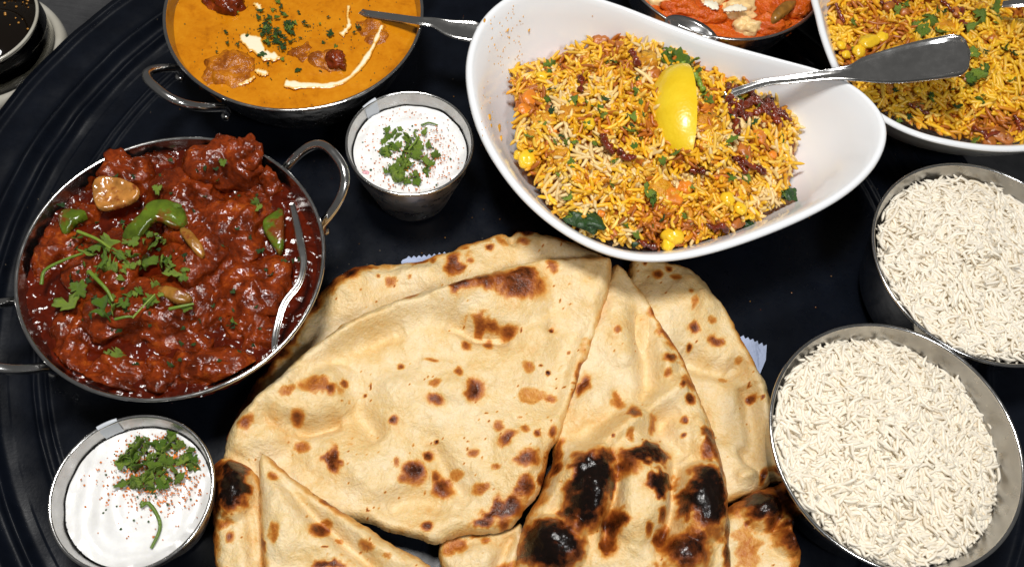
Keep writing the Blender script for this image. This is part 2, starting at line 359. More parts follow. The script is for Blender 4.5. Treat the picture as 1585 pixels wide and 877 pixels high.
# ------------------------------------------------------------------ naan
def feats(U, V, fs):
    h = np.zeros(U.shape)
    for q in fs:
        if q[0] == 'r':
            d, p = seg_d(U, V, q[1]); fade = np.clip(np.minimum(p, 1 - p) * 6, 0, 1) ** .5
            h += 1.1 * q[3] * np.exp(-(d / (q[2] * 1.25)) ** 2) * (.35 + .65 * fade)
        else:
            _, x, y, rx, ry, a, hh = q; a = math.radians(a); c, s = math.cos(a), math.sin(a)
            e = np.hypot(((U - x) * c + (V - y) * s) / rx, (-(U - x) * s + (V - y) * c) / ry)
            h += hh * np.where(e < 1.3, np.clip(1 - (e / 1.15) ** 2, 0, 1) ** .85 if q[0] == 'p' else np.exp(-(e * 1.3) ** 2), 0)
    return h * .001
def toasts(U, V, spots, lines, seed):
    wx = U + 5 * vn(U / 27, V / 27, 6.5, seed + 2) + 6 * vn(U / 13, V / 13, 0, seed) + 3 * vn(U / 5, V / 5, 0, seed + 1); wy = V + 5 * vn(U / 27, V / 27, 8.5, seed + 3) + 6 * vn(U / 13, V / 13, 9.5, seed) + 3 * vn(U / 5, V / 5, 4.5, seed + 1)
    t = np.zeros(U.shape)
    for q in spots:
        x, y, rx, ry, a, i = q; a = math.radians(a); c, s = math.cos(a), math.sin(a)
        k = min(1.5, max(rx, ry) / 22.0) ; xx = U + (wx - U) * k; yy = V + (wy - V) * k
        e = np.hypot(((xx - x) * c + (yy - y) * s) / rx, (-(xx - x) * s + (yy - y) * c) / ry)
        i = i + .10 * (i < .7); b_ = min(i, .33); core = b_ * sst(1.32, .9, e) + (i - b_) * (sst(1.15, .25, e) if i < .9 else sst(1.15, .55, e)); halo = .17 * min(1, i * 1.6) * sst(1.9, 1.0, e)
        t = np.maximum(t, np.maximum(core, halo))
    for pts, w, i in lines:
        d, _ = seg_d(wx, wy, pts); t = np.maximum(t, i * sst(w * 2.1, w * .4, d) * (.85 + .45 * vn(U / 22, V / 22, 3.3, seed + 4)))
    return t
NG = 'naan breads piled in the middle of the tray'
def naan(label, poly, zb, th, fs, spots, lines=(), edge=.25, seed=1, tilt=(0, 0), base_t=.075, und=1.0, step=2.5, rw=15):
    poly = chaikin(poly, 2); cx, cy = poly.mean(0)
    def zf(u, v): return zb + tilt[0] * (u - cx) + tilt[1] * (v - cy)
    def mp(u, v, h):
        z = zf(u, v); x, y = P(u, v, z); return np.stack([x, y, z + h], -1)
    def top(U, V, d):
        e = np.sqrt(np.clip(1 - (1 - np.minimum(d / rw, 1)) ** 2, 0, 1))
        s = sst(0, 26, d)
        h = th * e + s * 1.7 * feats(U, V, fs) + s * und * .001 * (2.6 * fbm(U / 105, V / 105, 0, seed, 2) + 1.8 * fbm(U / 44, V / 44, 0, seed + 7, 2) + .32 * fbm(U / 15, V / 15, 0, seed + 11, 2) + .16 * vn(U / 6.5, V / 6.5, 0, seed + 13))
        t = toasts(U, V, spots, lines, seed)
        t = np.maximum(t, edge * sst(16, 1, d + 6 * vn(U / 25, V / 25, 1.5, seed + 21)) * (1 + .6 * vn(U / 40, V / 40, 2.5, seed + 22)))
        t = np.maximum(t, base_t * (1 + fbm(U / 60, V / 60, 7.5, seed + 31, 3)))
        # pin holes and flecks
        pk = vn(U / 4.6, V / 4.6, 0, seed + 41); t = np.maximum(t, .62 * sst(.86, .97, pk) * (vn(U / 50, V / 50, 0, seed + 43) > -.05))
        blist = sst(.5, .95, t); h = h + s * blist * .0006
        return h, {'toast': np.clip(t, 0, 1)}
    vt, q, at = sheet(poly, step, top, mp, bot=lambda u, v, d: -.0006 - .0012 * sst(0, 12, d), en=lambda U, V: 2.2 * vn(U / 24, V / 24, 0, seed + 50) + 1.0 * vn(U / 9, V / 9, 0, seed + 51))
    o = mk('naan_bread', vt, q, MT_naan, attrs=at); tag(o, label, 'naan', NG); return o

naan('right-hand naan with small brown dots and a crease, next to the two rice bowls',
     [(972, 412), (982, 401), (1025, 407), (1071, 419), (1093, 442), (1122, 482), (1139, 516), (1161, 556), (1181, 590), (1193, 629), (1196, 680), (1196, 740), (1188, 758), (1127, 778), (1060, 800), (960, 760), (930, 640), (955, 520)],
     .007, .007, [('b', 1050, 475, 75, 95, 30, 6), ('r', [(1050, 552), (1085, 572), (1122, 582), (1152, 566)], 11, -4.5), ('r', [(1158, 560), (1182, 620), (1184, 690), (1176, 740)], 13, 3), ('r', [(1150, 602), (1163, 660), (1160, 725)], 12, -3.5), ('b', 1110, 660, 45, 60, 0, -2), ('r', [(1140, 700), (1172, 745)], 7, -2.5), ('r', [(1130, 745), (1165, 735)], 7, 2)],
     [(1013, 436, 8, 8, 0, .62), (1030, 427, 6, 6, 0, .62), (1040, 441, 8, 5, 0, .45), (995, 415, 3, 3, 0, .6), (1057, 417, 7, 4, 0, .55), (1066, 518, 10, 7, 20, .7), (1063, 544, 5, 5, 0, .8), (1102, 537, 13, 8, 15, .62), (1095, 505, 6, 5, 0, .35), (1064, 485, 5, 10, 0, .32), (1161, 621, 7, 7, 0, .72), (1059, 469, 4, 4, 0, .35), (1172, 743, 5, 12, 10, .65), (1140, 560, 6, 4, 0, .3), (1118, 590, 8, 5, 0, .25)],
     edge=.3, seed=11)
naan('back naan with toasted left edge, mostly hidden under the big triangular naan',
     [(345, 690), (357, 665), (381, 616), (418, 554), (461, 487), (510, 438), (553, 413), (608, 414), (663, 405), (700, 389), (749, 374), (783, 363), (789, 372), (796, 361), (815, 360), (847, 366), (889, 380), (932, 397), (950, 415), (930, 520), (840, 690), (640, 770), (420, 740)],
     .008, .007, [('b', 660, 440, 60, 30, 0, 2.5), ('b', 555, 455, 60, 40, -35, 3), ('r', [(789, 368), (793, 385)], 5, -5), ('r', [(602, 412), (610, 430)], 7, -2), ('b', 850, 385, 50, 20, 15, 3)],
     [(706, 420, 12, 24, 22, .6), (756, 395, 7, 7, 0, .62), (568, 421, 24, 6, 12, .45), (605, 450, 8, 6, 40, .35), (613, 446, 5, 3, 40, .3), (812, 366, 20, 7, 8, .68), (807, 384, 12, 6, 30, .42), (650, 413, 14, 5, -10, .45), (670, 413, 5, 8, 10, .4), (727, 417, 6, 5, 0, .4), (720, 393, 6, 4, 0, .4), (587, 441, 3, 3, 0, .5), (635, 444, 3, 3, 0, .4), (772, 384, 7, 12, -40, .3), (865, 384, 8, 6, 0, .3)],
     [([(345, 690), (381, 616), (418, 554), (461, 487), (510, 438), (550, 416)], 20, .85), ([(345, 692), (375, 628)], 9, .9), ([(560, 413), (700, 392), (785, 365)], 6, .42)], edge=.32, seed=23)
naan('charred naan with puffed black blisters and a pointed top, beside the big naan',
     [(951, 404), (969, 424), (991, 454), (1008, 482), (1031, 516), (1054, 556), (1076, 607), (1093, 646), (1110, 697), (1122, 748), (1128, 800), (1130, 900), (1120, 960), (960, 990), (780, 960), (797, 880), (803, 835), (815, 800), (833, 771), (850, 731), (858, 690), (830, 600), (900, 520), (938, 430)],
     .016, .008, [('r', [(810, 811), (867, 743), (912, 709), (974, 663), (1008, 629), (1054, 606)], 14, 4), ('p', 985, 800, 150, 130, 0, 6), ('p', 903, 771, 36, 62, 15, 8), ('p', 980, 768, 52, 74, 5, 6), ('p', 1074, 788, 40, 56, 0, 8), ('p', 847, 853, 50, 44, 0, 10), ('p', 1050, 866, 40, 32, 0, 4), ('p', 1088, 695, 26, 44, -15, 3), ('r', [(985, 490), (997, 560), (1000, 610), (984, 648)], 13, -4.5), ('r', [(1010, 640), (1030, 690), (1050, 720)], 12, -3), ('r', [(1010, 530), (1030, 590)], 14, 2.5), ('r', [(945, 470), (955, 530), (960, 580)], 20, 3), ('r', [(885, 700), (930, 660), (965, 610)], 16, -2.5), ('r', [(945, 730), (935, 800), (930, 860)], 9, -5), ('r', [(1035, 730), (1030, 800), (1010, 870)], 9, -4), ('b', 930, 645, 40, 40, 0, 3), ('r', [(1000, 690), (1040, 640)], 10, -2)],
     [(903, 775, 36, 60, 15, 1.0), (925, 728, 20, 14, -30, .8), (986, 722, 42, 20, -12, .92), (955, 738, 16, 22, 0, .6), (1005, 765, 28, 17, -28, .95), (1074, 788, 37, 52, 0, 1.0), (1078, 750, 22, 16, 0, .85), (847, 852, 50, 42, 0, 1.0), (1090, 697, 14, 30, -12, .62), (1088, 680, 9, 12, 0, .68), (1105, 737, 9, 14, 0, .55), (1048, 866, 38, 28, 0, .86), (940, 822, 15, 26, 10, .85), (930, 850, 12, 20, 0, .6), (1008, 811, 10, 12, 0, .75), (1014, 842, 11, 22, 30, .7), (989, 833, 8, 10, 0, .55), (974, 652, 11, 14, 0, .62), (949, 629, 9, 14, -20, .42), (1031, 565, 11, 8, 15, .65), (1025, 587, 7, 6, 0, .42), (1048, 608, 7, 9, 20, .75), (1062, 629, 8, 8, 0, .68), (1051, 660, 5, 6, 0, .6), (1049, 684, 4, 4, 0, .8), (1003, 666, 8, 14, 15, .42), (963, 689, 6, 10, 0, .38), (948, 526, 6, 6, 0, .38), (898, 604, 10, 16, 25, .6), (858, 734, 8, 14, 20, .68), (884, 720, 8, 8, 0, .45), (938, 693, 3, 3, 0, .7), (1062, 605, 18, 12, 40, .45), (977, 715, 3, 3, 0, .5)],
     [([(1008, 482), (1031, 516), (1054, 556), (1076, 607), (1093, 646), (1110, 697), (1122, 748), (1127, 860)], 9, .62), ([(1119, 800), (1122, 880)], 9, 1.0), ([(862, 695), (833, 771), (806, 820)], 9, .52), ([(1050, 800), (1075, 840), (1100, 840)], 8, .5)], edge=.25, seed=37)
naan('scorched naan corner with blackened lumps next to the lower rice bowl',
     [(1120, 786), (1161, 762), (1198, 752), (1208, 756), (1215, 778), (1232, 812), (1222, 826), (1238, 850), (1230, 890), (1210, 940), (1120, 950), (1090, 860)],
     .011, .008, [('p', 1173, 796, 30, 28, 0, 6), ('p', 1218, 812, 22, 14, -20, 4), ('p', 1212, 842, 22, 22, 0, 6), ('r', [(1190, 770), (1200, 800), (1190, 830)], 8, -3)],
     [(1168, 792, 34, 28, 10, .95), (1182, 812, 18, 18, 0, .75), (1218, 812, 20, 12, -20, .88), (1212, 842, 22, 22, 0, .84), (1200, 770, 14, 16, 0, .62), (1140, 780, 20, 10, -20, .42), (1150, 850, 20, 30, 0, .3)],
     [([(1130, 782), (1205, 756), (1232, 815), (1235, 880)], 18, .55)], edge=.5, seed=41, base_t=.14)
naan('small pale naan flap at the bottom edge, just below the big naan',
     [(676, 842), (691, 832), (723, 826), (768, 825), (795, 812), (808, 806), (812, 830), (806, 860), (800, 900), (790, 950), (700, 950), (684, 880)],
     .012, .006, [('b', 740, 860, 50, 30, 0, 3), ('r', [(800, 825), (760, 890)], 8, -2)],
     [(706, 845, 18, 14, 0, .42), (692, 857, 10, 9, 0, .36), (751, 838, 7, 6, 0, .35), (735, 831, 9, 3, 0, .4), (780, 880, 16, 8, -20, .4)], edge=.2, seed=47)
naan('big triangular naan on top of the pile with brown blisters',
     [(946, 402), (926, 400), (871, 401), (810, 410), (749, 426), (687, 444), (626, 465), (565, 487), (522, 511), (479, 542), (442, 579), (406, 609), (369, 646), (351, 683), (346, 712), (360, 730), (400, 770), (470, 800), (560, 808), (588, 817), (624, 828), (664, 841), (680, 841), (691, 833), (723, 826), (770, 826), (791, 817), (806, 803), (811, 791), (826, 776), (837, 755), (846, 715), (849, 699), (860, 690), (871, 665), (883, 628), (896, 585), (914, 536), (932, 487), (942, 450), (946, 420)],
     .021, .0075, [('r', [(356, 700), (384, 652), (424, 612), (482, 562), (540, 522), (600, 495), (680, 468), (760, 446)], 19, 5.5), ('r', [(455, 606), (500, 566), (560, 536), (625, 512)], 15, -4.5), ('p', 490, 622, 66, 42, -25, 6), ('r', [(440, 660), (480, 672), (530, 660)], 9, -3), ('p', 762, 470, 84, 46, -8, 4.5), ('r', [(690, 506), (735, 522), (790, 528)], 10, -4), ('b', 852, 514, 12, 12, 0, -3), ('b', 560, 735, 85, 55, 20, 3.5), ('r', [(540, 590), (556, 640), (590, 690)], 15, -3), ('b', 690, 600, 80, 60, 0, 2.5), ('b', 800, 700, 60, 60, 0, 2.5), ('r', [(860, 440), (870, 520), (850, 600)], 22, -2), ('r', [(600, 790), (640, 770), (700, 790)], 14, -2.5), ('b', 420, 690, 35, 30, 0, 3), ('r', [(675, 690), (690, 740), (730, 780)], 14, -2.5)],
     [(712, 458, 26, 15, 0, .78), (745, 452, 22, 14, 0, .6), (800, 452, 38, 26, -10, .62), (808, 440, 26, 14, 0, .66), (773, 448, 24, 16, 0, .55), (749, 511, 28, 9, 10, .48), (785, 518, 14, 9, 0, .52), (721, 542, 8, 7, 0, .5), (756, 536, 7, 11, 0, .5), (621, 574, 6, 6, 0, .55), (710, 585, 6, 9, 0, .48), (736, 612, 17, 16, -35, .78), (675, 628, 14, 9, 10, .6), (672, 603, 10, 6, -20, .38), (611, 660, 8, 7, 0, .62), (822, 616, 17, 14, 0, .24), (816, 573, 12, 7, 10, .3), (850, 619, 9, 7, 0, .36), (770, 668, 8, 9, 0, .42), (781, 687, 18, 10, -25, .6), (810, 672, 7, 7, 0, .42), (828, 680, 6, 6, 0, .6), (852, 676, 7, 9, 0, .55), (732, 706, 8, 7, 0, .48), (812, 720, 20, 14, -10, .62), (764, 728, 8, 5, 0, .36), (641, 735, 18, 18, 0, .82), (628, 748, 10, 8, 0, .4), (663, 710, 8, 8, 0, .65), (686, 756, 17, 16, 20, .76), (676, 740, 8, 10, 0, .55), (742, 761, 13, 8, -10, .42), (808, 762, 18, 16, -30, .62), (776, 794, 38, 18, -25, .78), (752, 812, 24, 9, -15, .66), (795, 790, 16, 12, 0, .6), (661, 818, 9, 8, 0, .78), (519, 720, 14, 22, -10, .76), (470, 699, 13, 9, -10, .42), (390, 664, 15, 9, -35, .5), (498, 612, 30, 13, 10, .40), (516, 616, 9, 8, 0, .6), (464, 658, 12, 9, -15, .55), (534, 603, 5, 6, 0, .55), (452, 619, 14, 6, -35, .34), (614, 723, 5, 8, 0, .36), (638, 469, 14, 9, -10, .42), (853, 420, 7, 12, -15, .42), (853, 514, 4, 4, 0, .8), (847, 579, 4, 4, 0, .9), (836, 570, 3, 2, 0, .8), (675, 689, 4, 3, 0, .85), (566, 617, 3, 3, 0, .8), (706, 738, 10, 8, 0, .3), (880, 549, 3, 2, 0, .8), (755, 660, 2, 2, 0, .7), (668, 566, 12, 3, 0, .35)],
     [([(884, 628), (896, 585), (914, 536)], 6, .55), ([(846, 706), (836, 752)], 5, .6), ([(500, 530), (570, 490)], 6, .35)], edge=.2, seed=61, tilt=(0, -.000012))
naan('narrow naan tip with a big black burnt blister, left of the folded piece',
     [(331, 722), (344, 711), (362, 709), (384, 716), (402, 730), (412, 760), (415, 880), (420, 950), (340, 950), (334, 860), (331, 805), (328, 756)],
     .022, .008, [('p', 366, 764, 30, 44, 0, 7), ('r', [(395, 800), (400, 880)], 8, -2)],
     [(369, 766, 30, 38, 0, 1.0), (372, 735, 24, 20, 0, .9), (345, 732, 16, 18, 0, .66), (340, 780, 10, 24, 0, .62), (363, 836, 7, 9, 0, .58), (350, 815, 20, 8, 0, .4)],
     [([(330, 730), (331, 805), (336, 890)], 8, .5)], edge=.4, seed=71, rw=20)
naan('folded triangular naan piece in the lower left, pointing at the big naan',
     [(404, 700), (412, 702), (442, 731), (480, 760), (520, 786), (560, 810), (594, 834), (624, 849), (651, 864), (675, 882), (700, 910), (690, 960), (420, 960), (409, 880), (405, 805), (402, 732)],
     .028, .0075, [('r', [(425, 728), (480, 795), (530, 840), (600, 895)], 9, -3), ('b', 450, 800, 40, 60, 0, 3), ('r', [(545, 815), (600, 850), (640, 880)], 12, 2), ('b', 500, 850, 40, 30, 0, 2)],
     [(427, 742, 9, 7, 20, .42), (498, 824, 13, 12, 0, .66), (505, 812, 10, 6, 0, .4), (430, 830, 7, 14, 0, .36), (510, 876, 28, 10, 0, .76), (571, 848, 12, 8, 30, .42), (505, 781, 13, 5, 30, .48), (412, 842, 5, 16, 0, .55), (525, 838, 6, 4, 0, .3), (600, 865, 7, 4, 0, .3)], edge=.28, seed=83)

# tissue paper peeping out under the bread
def serrated(a, b, n, amp):
    a, b = np.array(a, float), np.array(b, float); d = (b - a) / n; nr = np.array([d[1], -d[0]]); nr /= np.linalg.norm(nr); r = []
    for k in range(n): r += [a + d * k, a + d * (k + .5) + nr * amp]
    return r
def paper(label, pts, z):
    p = np.array(pts); x, y = P(p[:, 0], p[:, 1], z); n = len(p); zz = z + .0012 * vn(p[:, 0] / 14, p[:, 1] / 14, 0, 5)
    v = np.vstack([np.c_[x, y, zz], np.c_[x, y, zz - .0003]]); f = [tuple(range(n))[::-1], tuple(range(n, 2 * n))] + [(i, (i + 1) % n, n + (i + 1) % n, n + i) for i in range(n)]
    o = mk('paper_liner', v, f, MT_paper, smooth=False); tag(o, label, 'paper', 'paper liners under the naan')
paper('bluish serrated paper edge showing above the back naan', serrated((621, 405), (627, 401), 1, 1) + serrated((629, 400), (700, 394), 9, 4.5) + [(720, 410), (800, 470), (760, 560), (640, 520)], .0055)
paper('bluish serrated paper corner showing right of the right-hand naan', serrated((1100, 500), (1144, 521), 4, 4) + serrated((1146, 521), (1190, 537), 6, 4.5) + [(1186, 556), (1176, 580), (1150, 640), (1050, 620), (1040, 540)], .0045)

# ------------------------------------------------------------------ steel cups of raita
LEAFS = []
def leaf_mesh(seed, mat, name='coriander_leaf'):
    r = np.random.default_rng(seed); n = 26; lob = 3 + seed % 3; a = np.linspace(-math.pi * .88, math.pi * .88, n)
    rad = .55 + .32 * np.abs(np.cos(a * lob / 2)) ** .7 + .10 * np.cos(a * lob * 2.5 + r.uniform(0, 6)) + .07 * r.normal(size=n); rad *= .8 + .35 * np.cos(a / 2)
    ox = rad * np.cos(a); oy = rad * np.sin(a) * r.uniform(.55, .95); p = np.c_[ox, oy]; p = np.vstack([p, [[-.15, .05], [-.15, -.05]]])
    inner = p * .5; N = len(p); v = np.vstack([[[0, 0]], inner, p]); cu = r.uniform(-.5, .6); cv = r.uniform(-.4, .7)
    z = cu * v[:, 0] ** 2 + cv * v[:, 1] ** 2 + .1 * vn(v[:, 0] * 3, v[:, 1] * 3, 0, seed); v = np.c_[v, z]
    f = [(0, 1 + i, 1 + (i + 1) % N) for i in range(N)] + [(1 + i, 1 + N + i, 1 + N + (i + 1) % N, 1 + (i + 1) % N) for i in range(N)]
    N2 = len(v); v = np.vstack([v, v - [0, 0, .06]])
    f = f + [tuple(x + N2 for x in q[::-1]) for q in f] + [(1 + N + i, N2 + 1 + N + i, N2 + 1 + N + (i + 1) % N, 1 + N + (i + 1) % N) for i in range(N)]
    return mesh(name, v, f, mat)
LEAFS = [leaf_mesh(s, MT_leaf) for s in range(9)]; DLEAFS = [leaf_mesh(s + 20, MT_dleaf, 'herb_flake') for s in range(5)]
def stem(parent, pts, r=.0007, name='coriander_stem', mat=None):
    p = catmull([P3(*q) for q in pts], 16); v, f = tube(p, np.linspace(r, r * .7, 16), 7); return mk(name, v, f, mat or MT_leaf, parent)
def leaves(parent, spots, meshes, seed, zf, name='coriander_leaf', tilt=.45, ks=1.0):
    """spots: px x, y, size px, heading deg"""
    r = np.random.default_rng(seed); L = np.array(wl(parent))
    for x, y, s, a in spots:
        s = s * ks; p = P3(x, y, zf(x, y)); o = put(name, meshes[r.integers(len(meshes))], parent, p - L)
        k = s / 3900.0; o.scale = (k, k * r.uniform(.6, 1.1), k * r.uniform(.8, 1.6)); o.rotation_euler = (r.normal(0, tilt), r.normal(0, tilt), math.radians(-a) + .16)
def scatter(cx, cy, rx, ry, n, s0, s1, seed, ang=0):
    r = np.random.default_rng(seed); out = []; a0 = math.radians(ang)
    for _ in range(n):
        q = math.sqrt(r.uniform()); a = r.uniform(0, 6.283); u, w = q * rx * math.cos(a), q * ry * math.sin(a)
        out.append((cx + u * math.cos(a0) - w * math.sin(a0), cy + u * math.sin(a0) + w * math.cos(a0), r.uniform(s0, s1), r.uniform(0, 360)))
    return out
def specks(parent, name, cx, cy, rx, ry, n, size, z, mat, seed, fall=.55, lim=.0295):
    r = np.random.default_rng(seed); sv, sf = sphere(6, 5); V = []; Fc = []; L = 0
    for k in range(n):
        g = r.normal(0, fall, 2)
        if math.hypot(*(np.array(P(cx + g[0] * rx, cy + g[1] * ry, z)) - np.array(wl(parent))[:2])) > lim: continue
        px, py = cx + g[0] * rx, cy + g[1] * ry
        p = P3(px, py, z); s = size * r.uniform(.5, 1.5); V.append(sv * s * [1, 1, .5] + p); Fc += [tuple(i + L for i in q) for q in sf]; L += len(sv)
    o = mk(name, np.vstack(V), Fc, mat, parent); tag(o, kind='stuff'); return o

def cup(cx, cy, label, tape_px, rl):
    ZR = .0475; R = .0345; e = empty('steel_cup', (cx, cy, 0), label, 'cup', 'steel cups of raita')
    prof = [(.0005, .0008), (.0205, .0008), (.0222, .0016), (.0228, .004), (.0325, ZR - .010), (.0330, ZR - .0085), (.0336, ZR)]
    v, f = lathe(prof, cx, cy); mk('cup_wall', v, f, MT_cup, e)
    v, f = lathe([(.0331, ZR), (.0312, ZR - .010), (.0215, .0055), (.0005, .004)], cx, cy); mk('cup_lining', v, f, MT_cup, e)
    v, f = torus(cx, cy, ZR, .0337, .0009, 96, 10); mk('rim', v, f, MT_steel, e)
    tx, ty = P(*tape_px, ZR); a0 = math.atan2(ty - cy, tx - cx); n = 9; aa = a0 + np.linspace(-.13, .13, n)
    pr = [(.0352, ZR - .0035), (.03515, ZR - .0005), (.0346, ZR + .0012), (.0335, ZR + .0013), (.0326, ZR - .001), (.0311, ZR - .0085 + .001 * rl)]
    V = np.array([[cx + r * math.cos(a), cy + r * math.sin(a), z + .0004 * math.sin(9 * a)] for r, z in pr for a in aa]); Fq = [(i * n + j, i * n + j + 1, (i + 1) * n + j + 1, (i + 1) * n + j) for i in range(len(pr) - 1) for j in range(n - 1)]
    mk('tape', V, Fq, MT_tape, e); return ZR
def raita(cx, cy, zt, label):
    e = empty('raita', (cx, cy, .006), label, 'raita', 'yoghurt raita in steel cups')
    R = .0308
    def top(U, V, d):
        h = zt + .0010 * fbm(U * 70, V * 70, 0, 4, 3) + .0003 * np.sin(np.hypot(U - cx - .004, V - cy) * 900 + 3 * fbm(U * 60, V * 60, 0, 6, 2)) + .0006 * sst(.004, 0, d); return h, {}
    a = np.linspace(0, 2 * math.pi, 72, endpoint=False); poly = np.c_[cx + R * np.cos(a), cy + R * np.sin(a)]
    v, q, _ = sheet(poly, .0009, top, lambda u, w, h: np.stack([u, w, h], -1)); mk('yoghurt', v, q, MT_yog, e)
    return e
CA, CB = (-.0663, .2705), (-.1478, .0675)
cup(*CA, 'small steel cup of raita standing between the orange curry and the biryani bowl', (574, 163), 0)
cup(*CB, 'small steel cup of raita in the lower left corner of the tray', (166, 655), 1)
e = raita(*CA, .0392, 'white raita sprinkled with red chilli in the upper cup'); specks(e, 'chilli_powder', 640, 235, 95, 75, 800, .00036, .0399, MT_powder, 5, .42)
specks(e, 'herb_crumbs', 630, 235, 90, 75, 40, .0005, .0399, MT_dleaf, 6, .5)
v, f = lump(5, .0018, .0012, .0006, 0, P3(566, 267, .0397)); mk('onion_bit', v, f, simple('pink_onion', (.70, .36, .40), .4), e)
g = empty('coriander_garnish', P3(630, 240, .0396), 'chopped coriander heap on the raita of the upper cup', 'coriander')
leaves(g, [(612, 225, 20, 30), (628, 250, 26, 80), (618, 262, 22, 110), (640, 238, 20, 10), (600, 232, 20, 190), (632, 215, 18, 250), (655, 245, 17, 40), (660, 262, 18, 90), (675, 242, 18, 0), (622, 275, 18, 170), (608, 268, 15, 120), (640, 270, 14, 60), (645, 222, 15, 300), (598, 201, 11, 330), (590, 236, 14, 200), (625, 235, 22, 140), (635, 228, 16, 75), (650, 230, 15, 200)] + scatter(632, 240, 46, 42, 34, 8, 16, 3), LEAFS, 31, ks=1.0, tilt=.7, zf=lambda x, y: .0408 + .0012 * math.exp(-((x - 630) ** 2 + (y - 240) ** 2) / 900))
stem(g, [(652, 194, .0402), (664, 190, .0405), (678, 194, .0402)], .0006); stem(g, [(632, 232, .042), (645, 215, .043), (640, 205, .042)], .0006)
e = raita(*CB, .0386, 'white raita sprinkled with red chilli in the lower left cup'); specks(e, 'chilli_powder', 245, 728, 95, 75, 1100, .00036, .0393, MT_powder, 8, .45)
specks(e, 'herb_crumbs', 230, 740, 90, 70, 46, .0005, .0393, MT_dleaf, 9, .5)
g = empty('coriander_garnish', P3(240, 720, .039), 'chopped coriander heap on the raita in the lower left cup', 'coriander')
leaves(g, [(205, 698, 28, 30), (215, 690, 24, 340), (200, 712, 20, 60), (222, 715, 24, 100), (192, 748, 18, 150), (208, 745, 22, 30), (230, 738, 24, 70), (248, 700, 20, 10), (262, 685, 22, 300), (275, 690, 18, 45), (258, 712, 22, 90), (240, 725, 20, 160), (268, 722, 18, 30), (285, 712, 16, 60), (300, 720, 20, 40), (254, 745, 18, 120), (232, 755, 16, 45), (240, 690, 16, 220)] + scatter(245, 718, 58, 46, 44, 8, 17, 4), LEAFS, 41, ks=1.0, tilt=.7, zf=lambda x, y: .0402 + .0016 * math.exp(-((x - 240) ** 2 + (y - 715) ** 2) / 1200))
stem(g, [(222, 775, .0402), (218, 783, .0402), (230, 778, .0402), (245, 800, .0402), (247, 820, .0402), (234, 848, .0398)], .0010)

# ------------------------------------------------------------------ karahi pans
def karahi(cx, cy, R, ZR, label, hand):
    e = empty('karahi_pan', (cx, cy, 0), label, 'pan', 'steel karahi pans')
    t = np.linspace(0, 1, 14); out = [(.0005, .001)] + [(R * (.56 + .44 * q ** .62), .001 + (ZR - .001) * q ** 1.25) for q in t]
    v, f = lathe(out, cx, cy, 110); mk('pan_outside', v, f, MT_hammer, e)
    inn = [(R * (.56 + .44 * q ** .62) - .0012, .003 + (ZR - .003) * q ** 1.25) for q in t[::-1]] + [(.0005, .003)]
    v, f = lathe(inn, cx, cy, 110); mk('pan_inside', v, f, MT_hammer, e)
    v, f = torus(cx, cy, ZR, R - .0004, .0011, 110, 10); mk('rim', v, f, MT_steel, e)
    for hp in hand:
        x, y = P(*hp, ZR - .004); a = math.atan2(y - cy, x - cx); o = np.array([math.cos(a), math.sin(a), 0]); tg = np.array([-math.sin(a), math.cos(a), 0]); up = np.array([0, 0, 1.])
        c = np.array([cx, cy, ZR - .007]) + o * (R - .0015); tt = np.linspace(0, math.pi, 36)
        sq = lambda s: np.sign(s) * np.abs(s) ** .72
        path = c + np.outer(sq(np.cos(tt)) * .0195, tg) + np.outer(sq(np.sin(tt)) * .0225, o) + np.outer(sq(np.sin(tt)) * .0185, up)
        ends = [c + tg * (.0195) + o * -.001 - up * .006, c - tg * .0195 + o * -.001 - up * .006]
        path = np.vstack([ends[0], path, ends[1]]); v, f = tube(path, .0025, 12); h = mk('handle', v, f, MT_steel, e)
        for s in (1, -1):
            v, f = sphere(12, 8); v = v * .0026 + (c + tg * .0195 * s - up * .008 + o * .0005); mk('rivet', v, f, MT_steel, h)
    return e
KC, KR = (-.1649, .1785), .0724; OC, OR = (-.1483, .3480), .0732
karahi(*KC, KR, .05, 'two-handled steel karahi pan holding the dark red chicken curry', [(482, 292), (30, 520)])
karahi(*OC, OR, .05, 'two-handled steel karahi pan holding the creamy orange curry', [(302, 133), (615, -85)])
TMC = (float(P(1118, -62, .05)[0]), float(P(1118, -62, .05)[1])); TMR = .066
karahi(*TMC, TMR, .05, 'steel karahi pan of tomato-red curry at the top edge', [(1118, -200)])

def disc(name, cx, cy, R, fn, mat, parent, step=.0009):
    a = np.linspace(0, 2 * math.pi, 110, endpoint=False); poly = np.c_[cx + R * np.cos(a), cy + R * np.sin(a)]
    v, q, _ = sheet(poly, step, lambda U, V, d: (fn(U, V, d), {}), lambda u, w, h: np.stack([u, w, h], -1)); return mk(name, v, q, mat, parent)
